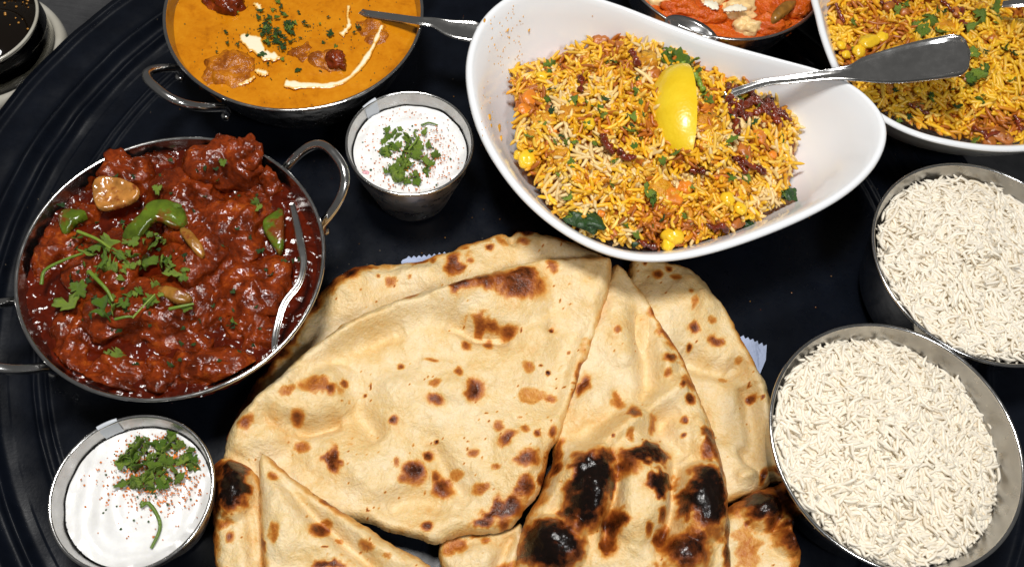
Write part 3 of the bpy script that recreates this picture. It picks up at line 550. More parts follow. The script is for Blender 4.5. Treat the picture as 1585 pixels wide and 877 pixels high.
# --- red chicken curry
e = empty('chicken_curry', (*KC, .004), 'dark red chunky chicken curry with green pepper and coriander', 'curry')
zK = lambda U, V: .0395 + .0022 * fbm(U * 55, V * 55, 0, 3, 3) + .004 * sst(.02, -.03, U - KC[0] + 0 * V)
disc('sauce', *KC, KR - .0028, lambda U, V, d: zK(U, V) + .0008 * fbm(U * 260, V * 260, 0, 8, 2), MT_redoil, e)
CH = [(190, 262, 52, 40, 10, .048, .016), (345, 248, 62, 46, -20, .049, .018), (378, 230, 26, 28, 0, .055, .010), (82, 395, 42, 62, 15, .043, .013), (245, 485, 88, 62, -12, .046, .016), (108, 535, 48, 62, 0, .043, .013), (372, 345, 62, 66, 10, .044, .015), (395, 440, 62, 58, 40, .042, .013), (305, 395, 56, 48, 0, .047, .013), (285, 300, 56, 40, 0, .046, .013),
      (178, 575, 62, 34, 10, .041, .011), (318, 570, 66, 36, -8, .041, .011), (160, 400, 62, 60, 0, .046, .013), (420, 275, 34, 40, 30, .044, .011), (240, 235, 40, 24, 0, .043, .010), (390, 515, 40, 38, -40, .040, .010), (120, 330, 40, 36, 0, .042, .011), (165, 480, 56, 44, 0, .044, .012), (300, 350, 48, 30, 0, .046, .011), (135, 270, 20, 18, 0, .044, .008), (250, 575, 40, 30, 0, .041, .01), (330, 470, 30, 46, 20, .041, .01)]
SURF = []
for i, (x, y, rx, ry, a, z, hz) in enumerate(CH):
    c = P3(x, y, z); v, f = lump(100 + i * 3, rx / 3050, ry / 2650, hz, math.radians(-a), c - [0, 0, hz * .55], .27, 1.35, 60, 36, fine=.04)
    v[:, 2] += .0013 * fbm(v[:, 0] * 330, v[:, 1] * 330, v[:, 2] * 330, i, 2)
    rd = np.hypot(v[:, 0] - KC[0], v[:, 1] - KC[1]); lim = KR * (.56 + .44 * np.clip(v[:, 2] / .05, 0.02, 1) ** .5) - .004; k = np.where(v[:, 2] < .051, np.minimum(1, lim / np.maximum(rd, 1e-6)), 1)
    v[:, 0] = KC[0] + (v[:, 0] - KC[0]) * k; v[:, 1] = KC[1] + (v[:, 1] - KC[1]) * k
    mk('chicken_chunk', v, f, MT_red, e); SURF.append((v, f))
from mathutils.bvhtree import BVHTree
def tree(parts):
    V = []; Fc = []; o = 0
    for v, f in parts: V.append(v); Fc += [tuple(int(i) + o for i in q) for q in f]; o += len(v)
    return BVHTree.FromPolygons([Vector(a) for a in np.vstack(V)], Fc)
def surf(tr, px, py, dz=0.0, default=.045):
    """height of the food under a photo pixel"""
    o = Vector((0, 0, H)); d = Vector(P3(px, py, 0.0)) - o; h = tr.ray_cast(o, d.normalized())
    return (h[0].z if h[0] is not None else default) + dz
TK = tree(SURF)
def slab(parent, name, pts, z, th, mat, bow=.0, seed=0, tilt=(0, 0)):
    """thick bent slice with a px outline"""
    p = chaikin(pts, 2); cx, cy = p.mean(0); sc = np.abs(p - p.mean(0)).max()
    if z is None: z = max([surf(TK, *q) for q in pts] + [surf(TK, cx, cy)]) + .0004
    mp = lambda u, w, h: np.stack([*P(u, w, z), z + h + tilt[0] * (u - cx) + tilt[1] * (w - cy) - bow * (((u - cx) / sc) ** 2 + ((w - cy) / sc) ** 2)], -1)
    v, q, _ = sheet(p, 1.7, lambda U, V, d: (th * (.45 + .55 * np.sqrt(np.clip(1 - (1 - np.minimum(d / 4, 1)) ** 2, 0, 1))) * (d > 0) + .0004 * vn(U / 9, V / 9, 0, seed), {}), mp, bot=lambda u, w, d: -th * .5 * (d > 0)); return mk(name, v, q, mat, parent)
slab(e, 'pepper_piece', [(180, 372), (190, 350), (222, 330), (228, 312), (255, 306), (284, 316), (290, 340), (280, 352), (262, 352), (245, 340), (228, 352), (210, 374)], None, .003, MT_pepper, .005, 3)
slab(e, 'pepper_piece', [(88, 328), (110, 322), (140, 325), (132, 338), (114, 348), (104, 366), (92, 360)], None, .003, MT_pepper, .003, 4)
slab(e, 'pepper_piece', [(402, 348), (418, 332), (440, 318), (440, 350), (440, 380), (432, 396), (420, 378)], None, .003, MT_pepper, .002, 5)
slab(e, 'onion_piece', [(144, 282), (178, 276), (220, 292), (216, 312), (184, 322), (148, 330)], None, .0022, MT_onion, -.0015, 6, (0, -.00006))
slab(e, 'onion_piece', [(238, 448), (250, 440), (290, 452), (300, 462), (288, 472), (268, 470)], None, .003, MT_onion2, .002, 7)
slab(e, 'onion_piece', [(272, 352), (285, 346), (310, 372), (318, 392), (310, 400), (296, 386)], None, .002, MT_onion2, .002, 8)
leaves(e, scatter(268, 405, 205, 165, 90, 4, 9, 15), DLEAFS, 53, lambda x, y: surf(TK, x, y, .0004), 'herb_fleck', .5)
g = empty('coriander_garnish', P3(190, 410, .05), 'chopped coriander scattered on the dark red chicken curry', 'coriander')
leaves(g, [(165, 378, 30, 20), (160, 400, 26, 80), (172, 412, 26, 95), (150, 380, 22, 170), (138, 392, 20, 160), (182, 392, 20, 30), (230, 398, 30, 110), (222, 418, 34, 105), (235, 380, 22, 300), (250, 405, 20, 20), (268, 420, 22, 40), (280, 428, 18, 30), (262, 412, 16, 60), (105, 468, 26, 60), (120, 448, 20, 320), (98, 458, 16, 100), (160, 478, 26, 10), (175, 476, 18, 30), (210, 396, 16, 40), (195, 410, 14, 0), (200, 388, 13, 80), (205, 372, 15, 45), (180, 546, 18, 30), (165, 548, 14, 200), (240, 440, 18, 60), (232, 462, 16, 20), (228, 470, 12, 330), (282, 475, 18, 10), (192, 468, 14, 80), (185, 430, 11, 0), (215, 448, 12, 60), (120, 368, 12, 30), (395, 312, 14, 30), (400, 320, 14, 90), (244, 290, 14, 90), (345, 250, 12, 90), (360, 495, 10, 60), (270, 318, 12, 0)] + scatter(205, 410, 85, 60, 26, 6, 13, 5), LEAFS, 51, lambda x, y: surf(TK, x, y, .0018), tilt=.45, ks=1.08)
stem(g, [(64, 440, .053), (70, 418, .055), (100, 402, .057), (128, 392, .058)], .0009); stem(g, [(138, 420, .056), (150, 432, .0575), (165, 448, .058), (175, 466, .0565)], .0011); stem(g, [(178, 494, .0575), (195, 490, .058), (205, 490, .0575)], .0008); stem(g, [(262, 478, .057), (280, 474, .058), (300, 470, .057)], .0009); stem(g, [(120, 358, .056), (150, 370, .0575), (172, 385, .058)], .0009); stem(g, [(205, 492, .057), (225, 470, .058), (240, 455, .058)], .0005)
# --- orange curry
e = empty('kofta_curry', (*OC, .004), 'creamy orange curry with kofta and a white cream swirl', 'curry'); zO = .0432
disc('sauce', *OC, OR - .0026, lambda U, V, d: zO + .0005 * fbm(U * 50, V * 50, 0, 3, 3) + .0025 * np.exp(-(((U - P3(500, 92, zO)[0]) ** 2 + (V - P3(500, 92, zO)[1]) ** 2) / .013 ** 2)), MT_orange, e)
for i, (x, y, rx, ry, hz, dz) in enumerate([(350, 110, 44, 36, .0075, -.0045), (505, 98, 40, 28, .009, -.005), (470, 86, 28, 26, .007, -.0045), (348, 6, 30, 18, .008, -.001), (575, 50, 34, 30, .006, -.0046), (430, -30, 60, 40, .007, -.004)]):
    v, f = lump(300 + i, rx / 2750, ry / 2300, hz, 0, P3(x, y, zO) + [0, 0, dz], .25, 1.8, 48, 28); mk('kofta_ball', v, f, MT_kofta if i != 3 else MT_red, e)
v, f = lump(320, 15 / 2750, 16 / 2300, .004, .5, P3(520, 92, zO + .004), .3, 2, 36, 20); mk('charred_tip', v, f, MT_red, e)
def ribbon(parent, pts, z, mat, th=.0010, name='cream_swirl', seed=2):
    p = np.array(pts, float); q = catmull(p, 60); left = []; right = []
    tg = np.gradient(q[:, :2], axis=0); tg /= np.linalg.norm(tg, axis=1)[:, None] + 1e-9; n = np.c_[-tg[:, 1], tg[:, 0]]
    w = q[:, 2] * (1 + .35 * vn(np.arange(60) * .35, np.zeros(60), 0, seed)); poly = np.vstack([q[:, :2] + n * w[:, None], (q[:, :2] - n * w[:, None])[::-1]])
    mp = lambda u, v, h: np.stack([*P(u, v, z), z + h], -1)
    v, f, at = sheet(poly, 1.3, lambda U, V, d: (th * np.sqrt(np.clip(d / 6, 0, 1)), {'fade': np.clip(d / 3.8, 0, 1)}), mp, bot=lambda u, v, d: -.0012 * (d > 0)); return mk(name, v, f, mat, parent, attrs=at)
ZC = zO + .0008
ribbon(e, [(440, 128, 6), (452, 131, 6), (480, 132, 4.5), (510, 132, 5), (535, 124, 4.5), (555, 106, 4), (572, 82, 4), (584, 58, 4), (592, 38, 3.5)], ZC, MT_swirl, .0006, seed=3)
ribbon(e, [(540, 8, 2.5), (538, 25, 2.5), (540, 40, 3.5), (528, 55, 4)], ZC, MT_swirl, .0006, seed=4)
ribbon(e, [(372, 55, 4), (380, 60, 11), (396, 70, 13), (408, 84, 8), (425, 88, 6), (434, 90, 2)], ZC, MT_swirl, .0006, seed=5)
ribbon(e, [(394, 108, 2), (406, 112, 6), (416, 114, 2)], ZC, MT_swirl, .0006, seed=6); ribbon(e, [(392, 5, 2), (400, 10, 5), (404, 18, 3)], ZC, MT_swirl, .0006, seed=7); ribbon(e, [(368, 132, 1.5), (385, 125, 3), (395, 118, 1.5)], ZC, MT_swirl, .0006, seed=8)
specks(e, 'herb_specks', 450, 70, 150, 70, 420, .00028, zO + .0005, MT_dleaf, 17, .5, .066)
g = empty('herb_garnish', P3(430, 50, zO), 'dark green herb flakes strewn over the creamy orange curry', 'herbs')
leaves(g, scatter(432, 48, 30, 26, 44, 6, 13, 7) + scatter(450, 55, 110, 55, 34, 4, 8, 8) + [(402, 16, 12, 0), (474, 38, 10, 30), (510, 52, 11, 10), (555, 42, 12, 60), (548, 50, 8, 0), (404, 83, 12, 20), (415, 38, 11, 80), (495, 108, 9, 60), (460, 108, 9, 0), (350, 50, 6, 30), (348, 48, 5, 0), (335, 80, 5, 0)], DLEAFS + LEAFS[:2], 61, lambda x, y: zO + .0016, 'herb_flake', .4)
# --- tomato curry
e = empty('tomato_curry', (*TMC, .004), 'tomato-red curry with pale cheese cubes at the top edge', 'curry'); zT = .043
disc('sauce', *TMC, TMR - .0026, lambda U, V, d: zT + .0016 * fbm(U * 70, V * 70, 0, 13, 3), MT_tomato, e)
for i, (x, y, rx, ry, mt) in enumerate([(1145, 14, 30, 20, MT_creamtom), (1100, 2, 22, 12, MT_creamtom), (1055, 12, 40, 18, MT_tomato), (1190, 40, 40, 16, MT_tomato), (1155, 42, 24, 14, MT_creamtom), (1095, 26, 34, 14, MT_tomato), (1235, 12, 26, 18, MT_tomato), (1020, 0, 24, 14, MT_creamtom), (1130, -20, 30, 20, MT_tomato)]):
    v, f = lump(400 + i, rx / 2600, ry / 2100, .007, .2, P3(x, y, zT) - [0, 0, .0015], .3, 1.8, 40, 24); mk('cheese_cube' if mt is MT_creamtom else 'sauce_lump', v, f, mt, e)
slab(e, 'pepper_piece', [(1192, 22), (1212, 4), (1235, -2), (1232, 10), (1215, 26), (1196, 36)], .050, .003, MT_onion2, .002, 9)
ribbon(e, [(1090, 4, 3), (1104, 8, 6), (1112, 14, 2)], zT + .0065, MT_cream, seed=9); ribbon(e, [(1120, 16, 2), (1140, 12, 5), (1156, 14, 2)], zT + .0075, MT_cream, seed=10)

# ------------------------------------------------------------------ spoons
def spoon(label, pts, mat=None, bead=.0010, dish=1.9, head=None, group='steel serving spoons'):
    """pts: px x, y, z, half width px; fiddle handle with a raised beaded edge, spoon bowl at the start when head is given"""
    p = np.array(pts, float); c = np.array([P3(a, b, z) for a, b, z, w in p]); dist = [np.linalg.norm(np.array([0, 0, H]) - k) for k in c]
    w = p[:, 3] * np.array(dist) / F * .97; q = catmull(np.c_[c, w], 90); cc, w = q[:, :3], np.maximum(q[:, 3], .0004)
    s = np.r_[0, np.cumsum(np.linalg.norm(np.diff(cc, axis=0), axis=1))]; end = s[-1]; rr = .011
    w = w * np.sqrt(np.clip(1 - np.clip((s - (end - rr)) / rr, 0, 1) ** 3.2, 0.0004, 1))
    tg = np.gradient(cc, axis=0); tg /= np.linalg.norm(tg, axis=1)[:, None]; sd = np.cross(tg, [0, 0, 1.]); sd /= np.linalg.norm(sd, axis=1)[:, None]; up = np.cross(sd, tg)
    t = np.linspace(-1, 1, 25); k = np.clip(w / .009, .25, 1)
    prof = lambda ww: bead * (np.exp(-((np.abs(t) - .88) / .09) ** 2) * 1.0 - dish * (1 - t ** 2)) 
    thick = .0018
    top = cc[:, None] + sd[:, None] * (w[:, None] * t)[..., None] + up[:, None] * (k[:, None] * prof(1)[None] + thick * (1 - .8 * np.abs(t) ** 6))[..., None]
    bot = cc[:, None] + sd[:, None] * (w[:, None] * t)[..., None] - up[:, None] * (thick * .3 * (1 - np.abs(t) ** 4))[None, :, None]
    n, mm = len(cc), len(t); I = np.arange(n * mm).reshape(n, mm)
    fq = np.stack([I[:-1, :-1], I[1:, :-1], I[1:, 1:], I[:-1, 1:]], -1).reshape(-1, 4)
    rim = [np.stack([a[:-1], a[1:], a[1:] + n * mm, a[:-1] + n * mm], -1) for a in (I[:, 0][::-1], I[:, -1], I[0, :], I[-1, ::-1])]
    v = np.vstack([top.reshape(-1, 3), bot.reshape(-1, 3)]); f = np.vstack([fq[:, ::-1], fq + n * mm] + rim)
    e = empty('serving_spoon', c[0], label, 'spoon', group); mk('handle', v, f, mat or MT_spoon, e)
    if head is not None:
        hx, hy, hz, L, Wd, ang, pitch = head; a = np.arange(40) * 2 * math.pi / 40; V = []
        rings = np.linspace(0, 1, 9); r2 = []
        for sgn in (1, -1):
            for q_ in rings:
                for b in a: V.append([L * q_ * math.cos(b), Wd * q_ * math.sin(b) * (1 + .12 * math.cos(b)), -.0075 * (1 - q_ ** 2) - (0 if sgn > 0 else .0012)])
        V = np.array(V) @ rotm('Y', pitch).T @ rotm('Z', ang).T + P3(hx, hy, hz); nr = len(rings); J = np.arange(2 * nr * 40).reshape(2 * nr, 40); Fq = []
        for i in range(nr - 1):
            for j in range(40):
                Fq.append((J[i, j], J[i + 1, j], J[i + 1, (j + 1) % 40], J[i, (j + 1) % 40])); Fq.append((J[nr + i, j], J[nr + i, (j + 1) % 40], J[nr + i + 1, (j + 1) % 40], J[nr + i + 1, j]))
        for j in range(40): Fq.append((J[nr - 1, j], J[2 * nr - 1, j], J[2 * nr - 1, (j + 1) % 40], J[nr - 1, (j + 1) % 40]))
        mk('spoon_bowl', V, Fq, mat or MT_spoon, e)
    return e
spoon('steel spoon with a broad fiddle handle leaning on the oval biryani bowl', [(1120, 150, .050, 7), (1180, 130, .060, 6.5), (1225, 124, .066, 7), (1286, 116, .073, 10), (1320, 113, .076, 15), (1347, 108, .078, 24), (1388, 102, .081, 31), (1449, 91, .086, 36), (1502, 83, .093, 40)], bead=.0018, dish=3.0)
spoon('steel spoon dipped into the creamy orange curry', [(560, 20, .042, 6), (575, 23, .045, 6), (610, 28, .048, 6.5), (645, 33, .052, 7), (672, 36, .0525, 9), (700, 45, .0525, 17), (728, 49, .0525, 21), (748, 51, .0525, 22)])
spoon('steel spoon resting in the tomato-red curry', [(1020, 42, .050, 8), (1008, 36, .051, 7), (1000, 32, .051, 6)], head=(1072, 50, .053, .018, .0105, math.radians(-8), .25))
spoon('bent steel spoon handle sunk along the right side of the red curry', [(452, 318, .044, 5), (460, 350, .050, 5.5), (466, 380, .054, 6), (470, 410, .055, 5), (462, 440, .055, 5), (440, 470, .054, 5), (428, 510, .052, 5), (423, 545, .049, 5)], bead=.0006)
spoon('steel spoon tip at the right edge of the second biryani', [(1552, 8, .070, 6), (1575, 6, .074, 6), (1620, 2, .080, 8), (1680, -4, .086, 20)])

# ------------------------------------------------------------------ white porcelain bowls
def oval_bowl(label, rim_px, zr, fpx, fz=.0):
    """rim_px: px x, y, z of the rim's outer edge, clockwise"""
    p = np.array([P3(*q) for q in rim_px]); n = 180; k = np.vstack([p, p[:3]]); q = catmull(np.vstack([p[-1:], p, p[:2]]), (len(p) + 2) * 40)
    q = q[40:-40]; d = np.r_[0, np.cumsum(np.linalg.norm(np.diff(q, axis=0), axis=1))]; u = np.linspace(0, d[-1], n, endpoint=False); q = np.stack([np.interp(u, d, q[:, i]) for i in range(3)], -1)
    for _ in range(4): q = (np.roll(q, 1, 0) + 2 * q + np.roll(q, -1, 0)) / 4
    c = np.array([*P(*fpx, 0.02), 0]); ctr = q.mean(0)
    e = empty('oval_bowl', (c[0], c[1], 0), label, 'bowl', 'white porcelain bowls')
    def ring(rf, zf, inset):
        dv = q[:, :2] - c[:2]; L = np.linalg.norm(dv, axis=1)[:, None]; xy = c[:2] + dv * (rf * (L - inset) / L)
        return np.c_[xy, .0012 + (q[:, 2] - .0012) * zf]
    T = .0042
    out = [ring(.38, 0, 0), ring(.48, .0, 0), ring(.60, .09, 0), ring(.74, .28, 0), ring(.86, .54, 0), ring(.95, .82, 0), ring(.99, .96, 0), ring(1.0, .985, 0), ring(1.0, 1.0, .0006), ring(1.0, 1.012, .0016), ring(1.0, 1.012, .0030), ring(1.0, .995, .0042), ring(.985, .95, .0050), ring(.94, .80, .0058), ring(.85, .54, .006), ring(.72, .30, .006), ring(.56, .13, .006), ring(.40, .09, .006), ring(.05, .085, .0)]
    v = np.vstack(out); m_ = len(out); i = np.arange(m_ - 1)[:, None]; j = np.arange(n)[None]; j2 = (j + 1) % n
    f = np.stack([i * n + j, i * n + j2, (i + 1) * n + j2, (i + 1) * n + j], -1).reshape(-1, 4)
    nn = np.cross(v[f[-1, 1]] - v[f[-1, 0]], v[f[-1, 3]] - v[f[-1, 0]])
    if nn[2] < 0: f = f[:, ::-1]
    mk('porcelain', v, np.ascontiguousarray(f), MT_porc, e)
    return e
B1 = oval_bowl('white oval porcelain bowl with wavy rim and lemon-topped biryani',
    [(720, 110, .066), (733, 50, .066), (765, 8, .066), (812, -16, .065), (880, -14, .062), (950, 4, .060), (1030, 34, .060), (1120, 66, .062), (1210, 92, .066), (1290, 116, .070), (1345, 150, .073), (1374, 195, .074), (1362, 248, .072), (1312, 300, .068), (1230, 345, .064), (1120, 386, .060), (1030, 404, .059), (955, 398, .059), (880, 366, .060), (815, 315, .062), (765, 252, .064), (733, 185, .065)], .06, (1000, 215))
B2 = oval_bowl('second white porcelain bowl of biryani in the upper right corner',
    [(1259, -30, .066), (1262, 20, .064), (1275, 70, .062), (1300, 125, .060), (1345, 172, .060), (1410, 208, .060), (1490, 228, .061), (1570, 234, .062), (1650, 222, .064), (1740, 180, .066), (1790, 110, .068), (1770, 30, .070), (1690, -60, .070), (1580, -110, .070), (1460, -130, .070), (1340, -110, .068)], .06, (1510, 70))
# turmeric splashes on the bowl wall
TB = tree([(np.array([tuple(c.co) for c in B1.children[0].data.vertices]) + np.array(wl(B1)), [tuple(p.vertices) for p in B1.children[0].data.polygons])])
r = np.random.default_rng(3); sv, sf = sphere(8, 6); V = []; Fq = []; off = 0
SPL = [(750, 32, 4, 9), (786, 46, 4, 10), (819, 46, 4, 10), (757, 182, 7, 14), (772, 200, 6, 22), (775, 215, 5, 14), (760, 195, 4, 8), (917, 25, 2, 2), (788, 58, 4, 4)] + [(r.uniform(755, 810), r.uniform(8, 130), r.uniform(.8, 2.4), r.uniform(1, 4)) for _ in range(70)] + [(r.uniform(745, 790), r.uniform(130, 215), r.uniform(.8, 2), r.uniform(1, 4)) for _ in range(20)]
for x, y, a, b in SPL:
    z = surf(TB, x, y, .0001, .04); V.append(sv * [a / 2 / 2900, b / 2 / 2600, .0003] + P3(x, y, z)); Fq += [tuple(i + off for i in q) for q in sf]; off += len(sv)
o = mk('turmeric_splashes', np.vstack(V), Fq, MT_splash, B1); tag(o, kind='stuff')

# ------------------------------------------------------------------ rice
def grain(L, rad, bend, seed, n=8, s=7, wob=0.0):
    t = np.linspace(-1, 1, n); x = L * t; y = bend * L * (t ** 2 - .4); z = wob * L * np.sin(t * 2.2 + seed)
    rr = rad * np.sqrt(np.clip(1 - np.abs(t) ** 7, .12, 1)) * (1 + .05 * np.sin(t * 3 + seed)); rr[0] *= .8; rr[-1] *= .8
    v, f = tube(np.c_[x, y, z], rr, s); f = [tuple(a) for a in f]; f += [tuple(range(s))[::-1], tuple(range((n - 1) * s, n * s))]
    return v, f
def triquads(f): # to triangles array
    T = []
    for q in f:
        for k in range(1, len(q) - 1): T.append((q[0], q[k], q[k + 1]))
    return np.array(T)
def rice(parent, poly, zf, spacing, layers, lens, rad, mats, cols, seed, name='rice_grain', curve=.18, rnd=.9, big=300, tl=.28, proud=.06, edge=0):
    """poly in px; grains laid in layers under the surface zf(px,py)"""
    mo, ma, mbed = mats; r = np.random.default_rng(seed); poly = chaikin(poly, 2); L0 = np.array(wl(parent))
    var = [grain(1, rad / lens[0] * 1.0, r.uniform(-1, 1) * curve * 2, k, wob=r.uniform(-.12, .12)) for k in range(10)]
    ms = [mesh(name, v * lens[0], f, mo) for v, f in var]; tri = [triquads(f) for v, f in var]
    lo, hi = poly.min(0), poly.max(0); G = []
    for ly in range(layers):
        n = int((hi[0] - lo[0]) * (hi[1] - lo[1]) / spacing ** 2); U = r.uniform(lo[0], hi[0], n); V = r.uniform(lo[1], hi[1], n); d = sdf(U, V, poly); ok = d > 2; U, V = U[ok], V[ok]
        z = zf(U, V) - ly * rad * 1.05 + r.normal(0, rad * .45, len(U))
        ang = 3.4 * fbm(U / 46, V / 46, ly * .6, seed, 2) + r.normal(0, rnd, len(U))
        hh = 2.0; gx = sdf(U + hh, V, poly) - sdf(U - hh, V, poly); gy = sdf(U, V + hh, poly) - sdf(U, V - hh, poly); dd = sdf(U, V, poly); ea = math.atan2(0, 1) + np.arctan2(gx, gy)
        ang = np.where(dd < edge, ea + r.normal(0, .22, len(U)), ang)
        ti = r.normal(0, tl, len(U)); up = r.uniform(size=len(U)) < proud; ti = np.where(up & (ly == 0), r.normal(0, .6, len(U)), ti)
        cn = fbm(U / 48, V / 48, 0, seed + 60, 2)
        X1, Y1 = P(U, V, z); X2, Y2 = P(U + 3.0, V, z); zxa = (zf(U + 3.0, V) - zf(U, V)) / np.maximum(1e-6, np.hypot(X2 - X1, Y2 - Y1))
        for a in range(len(U)): G.append((ly, U[a], V[a], z[a], ang[a], ti[a], r.integers(10), r.uniform(lens[1], lens[2]), r.uniform(0, 6.28), int(np.clip((.55 + .6 * cn[a] + r.normal(0, .26)) * len(cols), 0, len(cols) - 1)) if cols is not None else 0, float(X1[a]), float(Y1[a]), float(zxa[a])))
    G.sort(key=lambda g: (g[0], -g[3]))
    vis = [k for k, g in enumerate(G) if g[0] == 0 and -5 < g[1] < 1590 and -5 < g[2] < 880]; r.shuffle(vis); big_set = set(vis[:big])
    Vs, Fs, Cs, off = [], [], [], 0
    for k, (ly, u, w, z, a, ti, vi, ls, roll, ci, x, y, zx) in enumerate(G):
        R = Matrix.Rotation(a, 3, 'Z') @ Matrix.Rotation(-ti - zx * math.cos(a), 3, 'Y') @ Matrix.Rotation(roll * (.15 if curve > .1 else 1), 3, 'X')
        c = np.array([float(x), float(y), z])
        if k in big_set:
            o = put(name, ms[vi], parent, c - L0); o.rotation_euler = R.to_euler(); o.scale = (ls, 1, 1)
            if cols is not None: cc = cols[ci]; j = r.uniform(.85, 1.12); o.color = (cc[0] * j, cc[1] * j, cc[2] * j, 1)
        else:
            v = (var[vi][0] * lens[0] * [ls, 1, 1]) @ np.array(R).T + c; Vs.append(v); Fs.append(tri[vi] + off); off += len(v)
            if cols is not None: Cs.append(np.tile(np.array(cols[ci]) * r.uniform(.85, 1.12), (len(v), 1)))
    at = {'col': np.clip(np.vstack(Cs), 0, 1)} if cols is not None else None
    o = mk('rice_grains', np.vstack(Vs), np.vstack(Fs), ma, parent, attrs=at); tag(o, kind='stuff')
    v, q, _ = sheet(poly, 5, lambda U, V, d: (zf(U, V) - rad * (layers - 1.2) - .012 * sst(18, 0, d), {}), lambda u, w, h: np.stack([*P(u, w, np.clip(h, .01, .08)), h], -1)); mk('rice_bed', v, q, mbed, parent)

def steel_bowl(cx, cy, R, ZR, label):
    e = empty('steel_bowl', (cx, cy, 0), label, 'bowl', 'steel bowls of white rice')
    v, f = lathe([(.0005, .001), (R * .66, .001), (R * .76, .003), (R * .82, .009), (R * .973, ZR - .005), (R, ZR)], cx, cy, 120); mk('bowl_outside', v, f, MT_dark, e)
    v, f = lathe([(R - .0012, ZR), (R * .972 - .0014, ZR - .005), (R * .80, .011), (R * .68, .005), (.0005, .003)], cx, cy, 120); mk('bowl_inside', v, f, MT_cup, e)
    v, f = torus(cx, cy, ZR, R - .0003, .0010, 120, 10); mk('rim', v, f, MT_steel, e)
DC, CC = (.1897, .1439), (.2443, .2523)
steel_bowl(*DC, .0600, .05, 'round steel bowl of white rice in the lower right corner'); steel_bowl(*CC, .0602, .05, 'round steel bowl of white rice at the right edge, below the second biryani')
def Qp(X, Y, Z):
    d = Z - H; fw = Y * math.sin(TH) - d * math.cos(TH); u = Y * math.cos(TH) + d * math.sin(TH); x = X / fw; y = u / fw
    c, s = math.cos(RO), math.sin(RO); x, y = c * x + s * y, -s * x + c * y; return 792.5 + x * F, 438.5 - y * F
def round_rice(cx, cy, R, zt, dome, label, seed, lean=(0, 0)):
    a = np.linspace(0, 2 * math.pi, 40, endpoint=False); z0 = zt
    px, py = Qp(cx + R * np.cos(a), cy + R * np.sin(a), z0); poly = np.c_[px, py]
    def zf(U, V):
        X, Y = P(U, V, z0); r2 = ((X - cx) ** 2 + (Y - cy) ** 2) / R ** 2
        return z0 + dome * (1 - np.clip(r2, 0, 1.2)) + lean[0] * (X - cx) + lean[1] * (Y - cy) + .0030 * fbm(X * 45, Y * 45, 0, seed, 2) + .0008 * vn(X * 170, Y * 170, 0, seed + 3)
    e = empty('steamed_rice', (cx, cy, .004), label, 'rice', 'mounds of plain white rice')
    rice(e, poly, zf, 8.8, 3, (.0066, .5, 1.12), .00086, (MT_rw, MT_rw, MT_rw), None, seed, edge=13, curve=.2, proud=.08, rnd=.5, tl=.17)
round_rice(*DC, .0556, .0425, .0060, 'plain white rice in the lower right steel bowl', 5, (-.09, 0))
round_rice(*CC, .0552, .0445, .0060, 'plain white rice in the steel bowl at the right edge', 6, (-.02, -.03))

YC = [(.44, .13, .012), (.64, .25, .012), (.72, .33, .012), (.70, .36, .02), (.78, .42, .015), (.80, .45, .018), (.82, .48, .02), (.83, .51, .03), (.80, .50, .06), (.82, .55, .11), (.80, .58, .22), (.80, .60, .28)]
# --- biryani with lemon
BP = [(786, 108), (800, 175), (800, 235), (832, 290), (870, 342), (920, 368), (1000, 384), (1080, 378), (1150, 352), (1200, 318), (1226, 275), (1242, 215), (1240, 180), (1205, 135), (1150, 92), (1090, 72), (1040, 56), (985, 46), (930, 62), (868, 72), (845, 98), (815, 96)]
def zb1(U, V):
    e = ((U - 1005) / 235) ** 2 + ((V - 215) / 180) ** 2
    return +.040 + .020 * np.clip(1.05 - e, -.4, 1) + .0036 * fbm(U / 55, V / 55, 0, 9, 2) + .0016 * vn(U / 20, V / 20, 0, 19)
e = empty('biryani', P3(1005, 215, .008), 'spiced yellow biryani with corn and the lemon wedge on top', 'biryani', 'biryani servings')
rice(e, BP, zb1, 10.8, 4, (.0052, .45, 1.35), .00106, (MT_ro, MT_ra, MT_nut), YC, 21, 'rice_grain', .16, 1.1, tl=.4, proud=.14)
def bits(parent, name, spots, mat, zf, seed, flat=.7, sq=1.0, rough=.2, lift=.001):
    r = np.random.default_rng(seed)
    for i, (x, y, s, asp) in enumerate(spots):
        z = float(zf(np.array([float(x)]), np.array([float(y)]))[0]) + lift; k = s / 2 / 3100
        v, f = lump(seed + i, k * asp, k, k * flat, r.uniform(0, 3.1), P3(x, y, z), rough, 1.5, 22, 14, sq); mk(name, v, f, mat, parent)
def strips(parent, name, spots, mat, zf, seed, rad=.001, lift=.0015):
    r = np.random.default_rng(seed)
    for x, y, s, a in spots:
        a = math.radians(a); n = 5; pts = []
        for k in range(n):
            u = (k / (n - 1) - .5) * s; xx = x + u * math.cos(a) + r.normal(0, s * .07); yy = y + u * math.sin(a) + r.normal(0, s * .07)
            z = float(zf(np.array([xx]), np.array([yy]))[0]) + lift + r.uniform(-.0008, .0012); pts.append(P3(xx, yy, z))
        p = catmull(pts, 18); rr = rad * (1 + .4 * r.normal(size=18)).clip(.5, 1.6); rr[0] *= .4; rr[-1] *= .4; v, f = tube(p, rr, 8); mk(name, v, f, mat, parent)
bits(e, 'corn_kernel', [(816, 247, 30, 1.1), (803, 240, 20, 1), (1127, 309, 24, 1.1), (1146, 322, 22, 1), (1040, 365, 36, .9), (1034, 378, 22, 1), (912, 192, 22, 1), (838, 118, 18, 1.2), (1124, 108, 22, 1), (1185, 205, 16, 1)], MT_corn, zb1, 500)
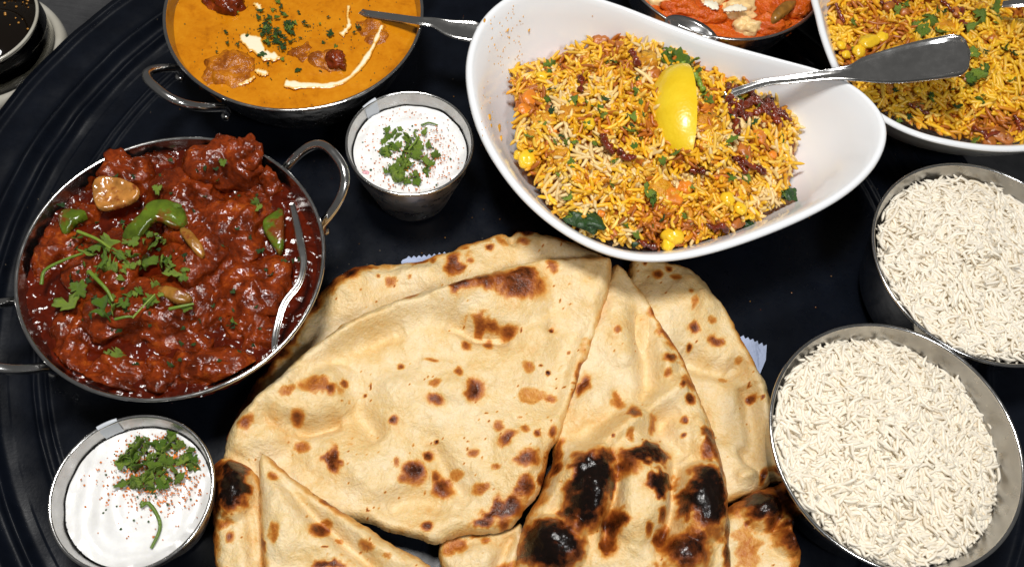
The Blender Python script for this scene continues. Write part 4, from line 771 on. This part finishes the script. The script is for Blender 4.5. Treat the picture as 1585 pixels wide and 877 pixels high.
bits(e, 'carrot_cube', [(820, 155, 32, 1), (812, 170, 22, 1.2), (1040, 305, 34, 1), (1060, 292, 24, 1), (938, 200, 20, 1), (1092, 170, 20, 1), (1175, 212, 26, 1), (855, 205, 14, 1), (990, 130, 14, 1), (1030, 330, 18, 1), (1110, 270, 16, 1), (1195, 240, 14, 1), (890, 150, 14, 1), (960, 240, 14, 1), (1085, 140, 18, 1), (930, 330, 14, 1), (1150, 280, 13, 1)], MT_carrot, zb1, 540, .6, .75, .25, -.0006)
bits(e, 'fried_nut', [(930, 62, 24, 1.2), (960, 70, 20, 1), (1005, 60, 26, 1), (1012, 115, 26, 1), (880, 160, 18, 1), (970, 215, 18, 1), (1150, 235, 22, 1.3), (1180, 120, 18, 1), (1120, 98, 22, 1), (1215, 175, 16, 1), (950, 355, 22, 1.2), (1140, 345, 22, 1.3), (1060, 345, 18, 1)], MT_nut, zb1, 580, .6, 1, .35, -.0008)
strips(e, 'fried_onion', [(1138, 150, 44, 60), (1155, 165, 40, 120), (1170, 150, 42, 40), (1150, 140, 34, 10), (1188, 175, 44, 50), (1205, 182, 34, 70), (1140, 190, 40, 80), (1165, 178, 34, 150), (985, 90, 30, 50), (970, 240, 30, 20), (940, 225, 34, 60), (1165, 260, 40, 20), (1145, 255, 32, 45), (1110, 352, 36, 10), (1000, 380, 30, 10), (900, 130, 28, 80), (1080, 265, 24, 0), (1145, 160, 38, 0), (1160, 145, 36, 80), (1175, 165, 40, 20), (1190, 150, 36, 110), (1150, 175, 34, 50), (1130, 165, 30, 100), (1200, 165, 34, 60), (1212, 178, 30, 45)], MT_chilli, zb1, 77, .0016, .0022)
bits(e, 'herb_leaf_clump', [(905, 340, 40, 1.5), (1225, 300, 22, 1.2), (1218, 302, 20, 1), (1160, 350, 22, 1), (985, 372, 18, 1)], MT_dleaf, zb1, 620, .4, 1, .5)
leaves(e, [(1030, 92, 26, 10), (1050, 90, 30, 30), (1070, 96, 26, 60), (1040, 82, 18, 0), (1032, 74, 16, 30), (852, 100, 20, 80), (848, 112, 14, 60), (1078, 112, 18, 70), (982, 225, 14, 80), (950, 95, 14, 110), (1130, 215, 18, 0), (1128, 225, 12, 30), (1003, 295, 20, 120), (1012, 308, 16, 100), (1155, 275, 16, 45), (1025, 248, 12, 60), (885, 335, 20, 20), (948, 250, 10, 0), (1060, 335, 12, 30), (1215, 300, 16, 0), (985, 362, 14, 40)], LEAFS, 81, lambda x, y: float(zb1(np.array([float(x)]), np.array([float(y)]))[0]) + .0025, tilt=.5)
bits(e, 'masala_clump', [(r_[0], r_[1], r_[2], 1.3) for r_ in scatter(1010, 215, 190, 130, 26, 18, 38, 12)], MT_masala, zb1, 660, .45, 1, .55, -.0012)
leaves(e, scatter(1010, 220, 200, 140, 56, 8, 18, 19), LEAFS + DLEAFS, 83, lambda x, y: float(zb1(np.array([float(x)]), np.array([float(y)]))[0]) + .0012, tilt=.6)
strips(e, 'pea_shoot', [(1082, 125, 30, 60), (1065, 105, 34, 50)], MT_pea, zb1, 91, .0014, .003)
# --- second biryani
BP2 = [(1268, -40), (1278, 20), (1290, 80), (1318, 130), (1368, 172), (1430, 200), (1510, 220), (1600, 222), (1640, 150), (1640, -40)]
def zb2(U, V):
    e = ((U - 1520) / 250) ** 2 + ((V - 60) / 180) ** 2
    return .046 + .012 * np.clip(1 - e, -.5, 1) + .0026 * fbm(U / 55, V / 55, 0, 29, 2) + .0016 * vn(U / 20, V / 20, 0, 39)
e = empty('biryani', P3(1500, 80, .008), 'spiced yellow biryani with green herbs in the upper right bowl', 'biryani', 'biryani servings')
rice(e, BP2, zb2, 10.8, 4, (.0052, .45, 1.35), .00106, (MT_ro, MT_ra, MT_nut), YC[:10] + YC[6:8], 33, 'rice_grain', .16, 1.1, tl=.4, proud=.12)
bits(e, 'carrot_cube', [(1345, 65, 30, 1.4), (1330, 80, 26, 1), (1365, 58, 22, 1), (1420, 140, 14, 1), (1302, 70, 18, 1), (1310, 85, 16, 1), (1500, 140, 14, 1), (1560, 120, 14, 1)], MT_corn, zb2, 700)
bits(e, 'fried_nut', [(1375, 10, 22, 1.2), (1400, 20, 18, 1), (1480, 20, 22, 1), (1550, 210, 28, 1.6), (1530, 218, 22, 1.2), (1420, 165, 20, 1.2), (1300, 35, 16, 1), (1535, 60, 16, 1)], MT_nut, zb2, 740)
strips(e, 'fried_onion', [(1550, 212, 44, 10), (1520, 205, 36, 20), (1470, 10, 40, 30), (1490, 30, 30, 80), (1380, 5, 36, 10), (1575, 190, 30, 60), (1420, 170, 36, 20), (1300, 20, 30, 70)], MT_chilli, zb2, 97, .0013)
leaves(e, [(1440, 28, 26, 30), (1430, 45, 22, 100), (1455, 48, 18, 60), (1420, 40, 20, 160), (1520, 25, 34, 320), (1500, 42, 24, 330), (1540, 12, 20, 300), (1395, 15, 20, 110), (1400, 5, 16, 80), (1510, 115, 26, 20), (1525, 105, 20, 60), (1500, 122, 18, 0), (1505, 82, 18, 30), (1320, 35, 14, 0), (1440, 150, 14, 50), (1425, 165, 16, 20), (1508, 218, 14, 20), (1555, 75, 12, 0), (1450, 15, 14, 0)], LEAFS, 101, lambda x, y: float(zb2(np.array([float(x)]), np.array([float(y)]))[0]) + .0025, tilt=.5)

bits(e, 'masala_clump', [(r_[0], r_[1], r_[2], 1.3) for r_ in scatter(1450, 90, 130, 100, 18, 18, 34, 13)], MT_masala, zb2, 690, .45, 1, .55, -.0012)
leaves(e, scatter(1450, 100, 140, 100, 30, 7, 16, 29), LEAFS + DLEAFS, 85, lambda x, y: float(zb2(np.array([float(x)]), np.array([float(y)]))[0]) + .0012, tilt=.6)
# ------------------------------------------------------------------ lemon wedge
def lemon():
    base = P3(1058, 180, .0535); A, B = .0335, .0200; n, m_ = 40, 24
    s = np.linspace(-1, 1, n); prof = B * np.sqrt(np.clip(1 - np.abs(s) ** 2.15, 0, 1)); ph = np.radians(np.linspace(84, 176, m_))
    ax = math.radians(96)
    def place(v): return v @ rotm('Z', ax - math.pi / 2).T + base
    v = np.stack([prof[:, None] * np.cos(ph), (A * s)[:, None] + 0 * ph, prof[:, None] * np.sin(ph)], -1).reshape(-1, 3)
    I = np.arange(n * m_).reshape(n, m_); f = np.stack([I[:-1, :-1], I[:-1, 1:], I[1:, 1:], I[1:, :-1]], -1).reshape(-1, 4)
    e = empty('lemon_wedge', base - [0, 0, .004], 'yellow lemon wedge standing on the biryani', 'lemon')
    mk('peel', place(v), f[:, ::-1].copy(), MT_peel, e)
    def face(angle, nm, inner, mat, off):
        c, sn = math.cos(angle), math.sin(angle); k = np.array([1.0, .93]) if not inner else np.array([.93, .0]); P_ = np.stack([np.outer(prof, k) * c, np.outer(A * s, np.ones(2)) * (1 if not inner else .92), np.outer(prof, k) * sn], -1)
        P_ = P_ + np.array([-sn, 0, c]) * 0 + np.array([sn, 0, -c]) * off; J = np.arange(2 * n).reshape(n, 2); return mk(nm, place(P_.reshape(-1, 3)), np.stack([J[:-1, 0], J[1:, 0], J[1:, 1], J[:-1, 1]], -1), mat, e)
    for a in (ph[0], ph[-1]): face(a, 'pith', False, MT_pith, 0); face(a, 'pulp', True, MT_pulp, 0)
lemon()

# ------------------------------------------------------------------ glass of cola
GC = (-.3436, .3240)
e = empty('drinking_glass', (*GC, -.014), 'glass of dark cola with pale thick base in the upper left corner', 'glass')
v, f = lathe([(.0005, -.0138), (.0440, -.0138), (.0466, -.011), (.0468, -.004), (.0455, .001), (.0425, .0022), (.0405, .0005), (.0400, -.004), (.0005, -.006)], *GC, 110); mk('glass_foot', v, f, MT_base, e)
v, f = lathe([(.0412, .0015), (.0412, .012), (.0408, .024), (.0402, .0252), (.0396, .024), (.0400, .012), (.0400, .0025)], *GC, 110); mk('glass_wall', v, f, MT_glass, e)
v, f = torus(*GC, .0250, .0402, .0009, 110, 10); mk('rim', v, f, MT_base, e)
c = empty('cola', (*GC, -.004), 'dark brown cola inside the glass', 'drink')
v, f = lathe([(.0005, -.003), (.0385, -.002), (.0396, .004), (.0398, .012), (.0396, .017), (.0005, .0168)], *GC, 96); mk('liquid', v, f, MT_cola, c)
specks(c, 'foam_bubbles', 30, 10, 40, 30, 26, .0006, .0172, MT_bubble, 3, .6, .038)
specks(tr, 'crumbs', 700, 420, 700, 420, 150, .00035, .0003, MT_onion2, 77, .5, .236)
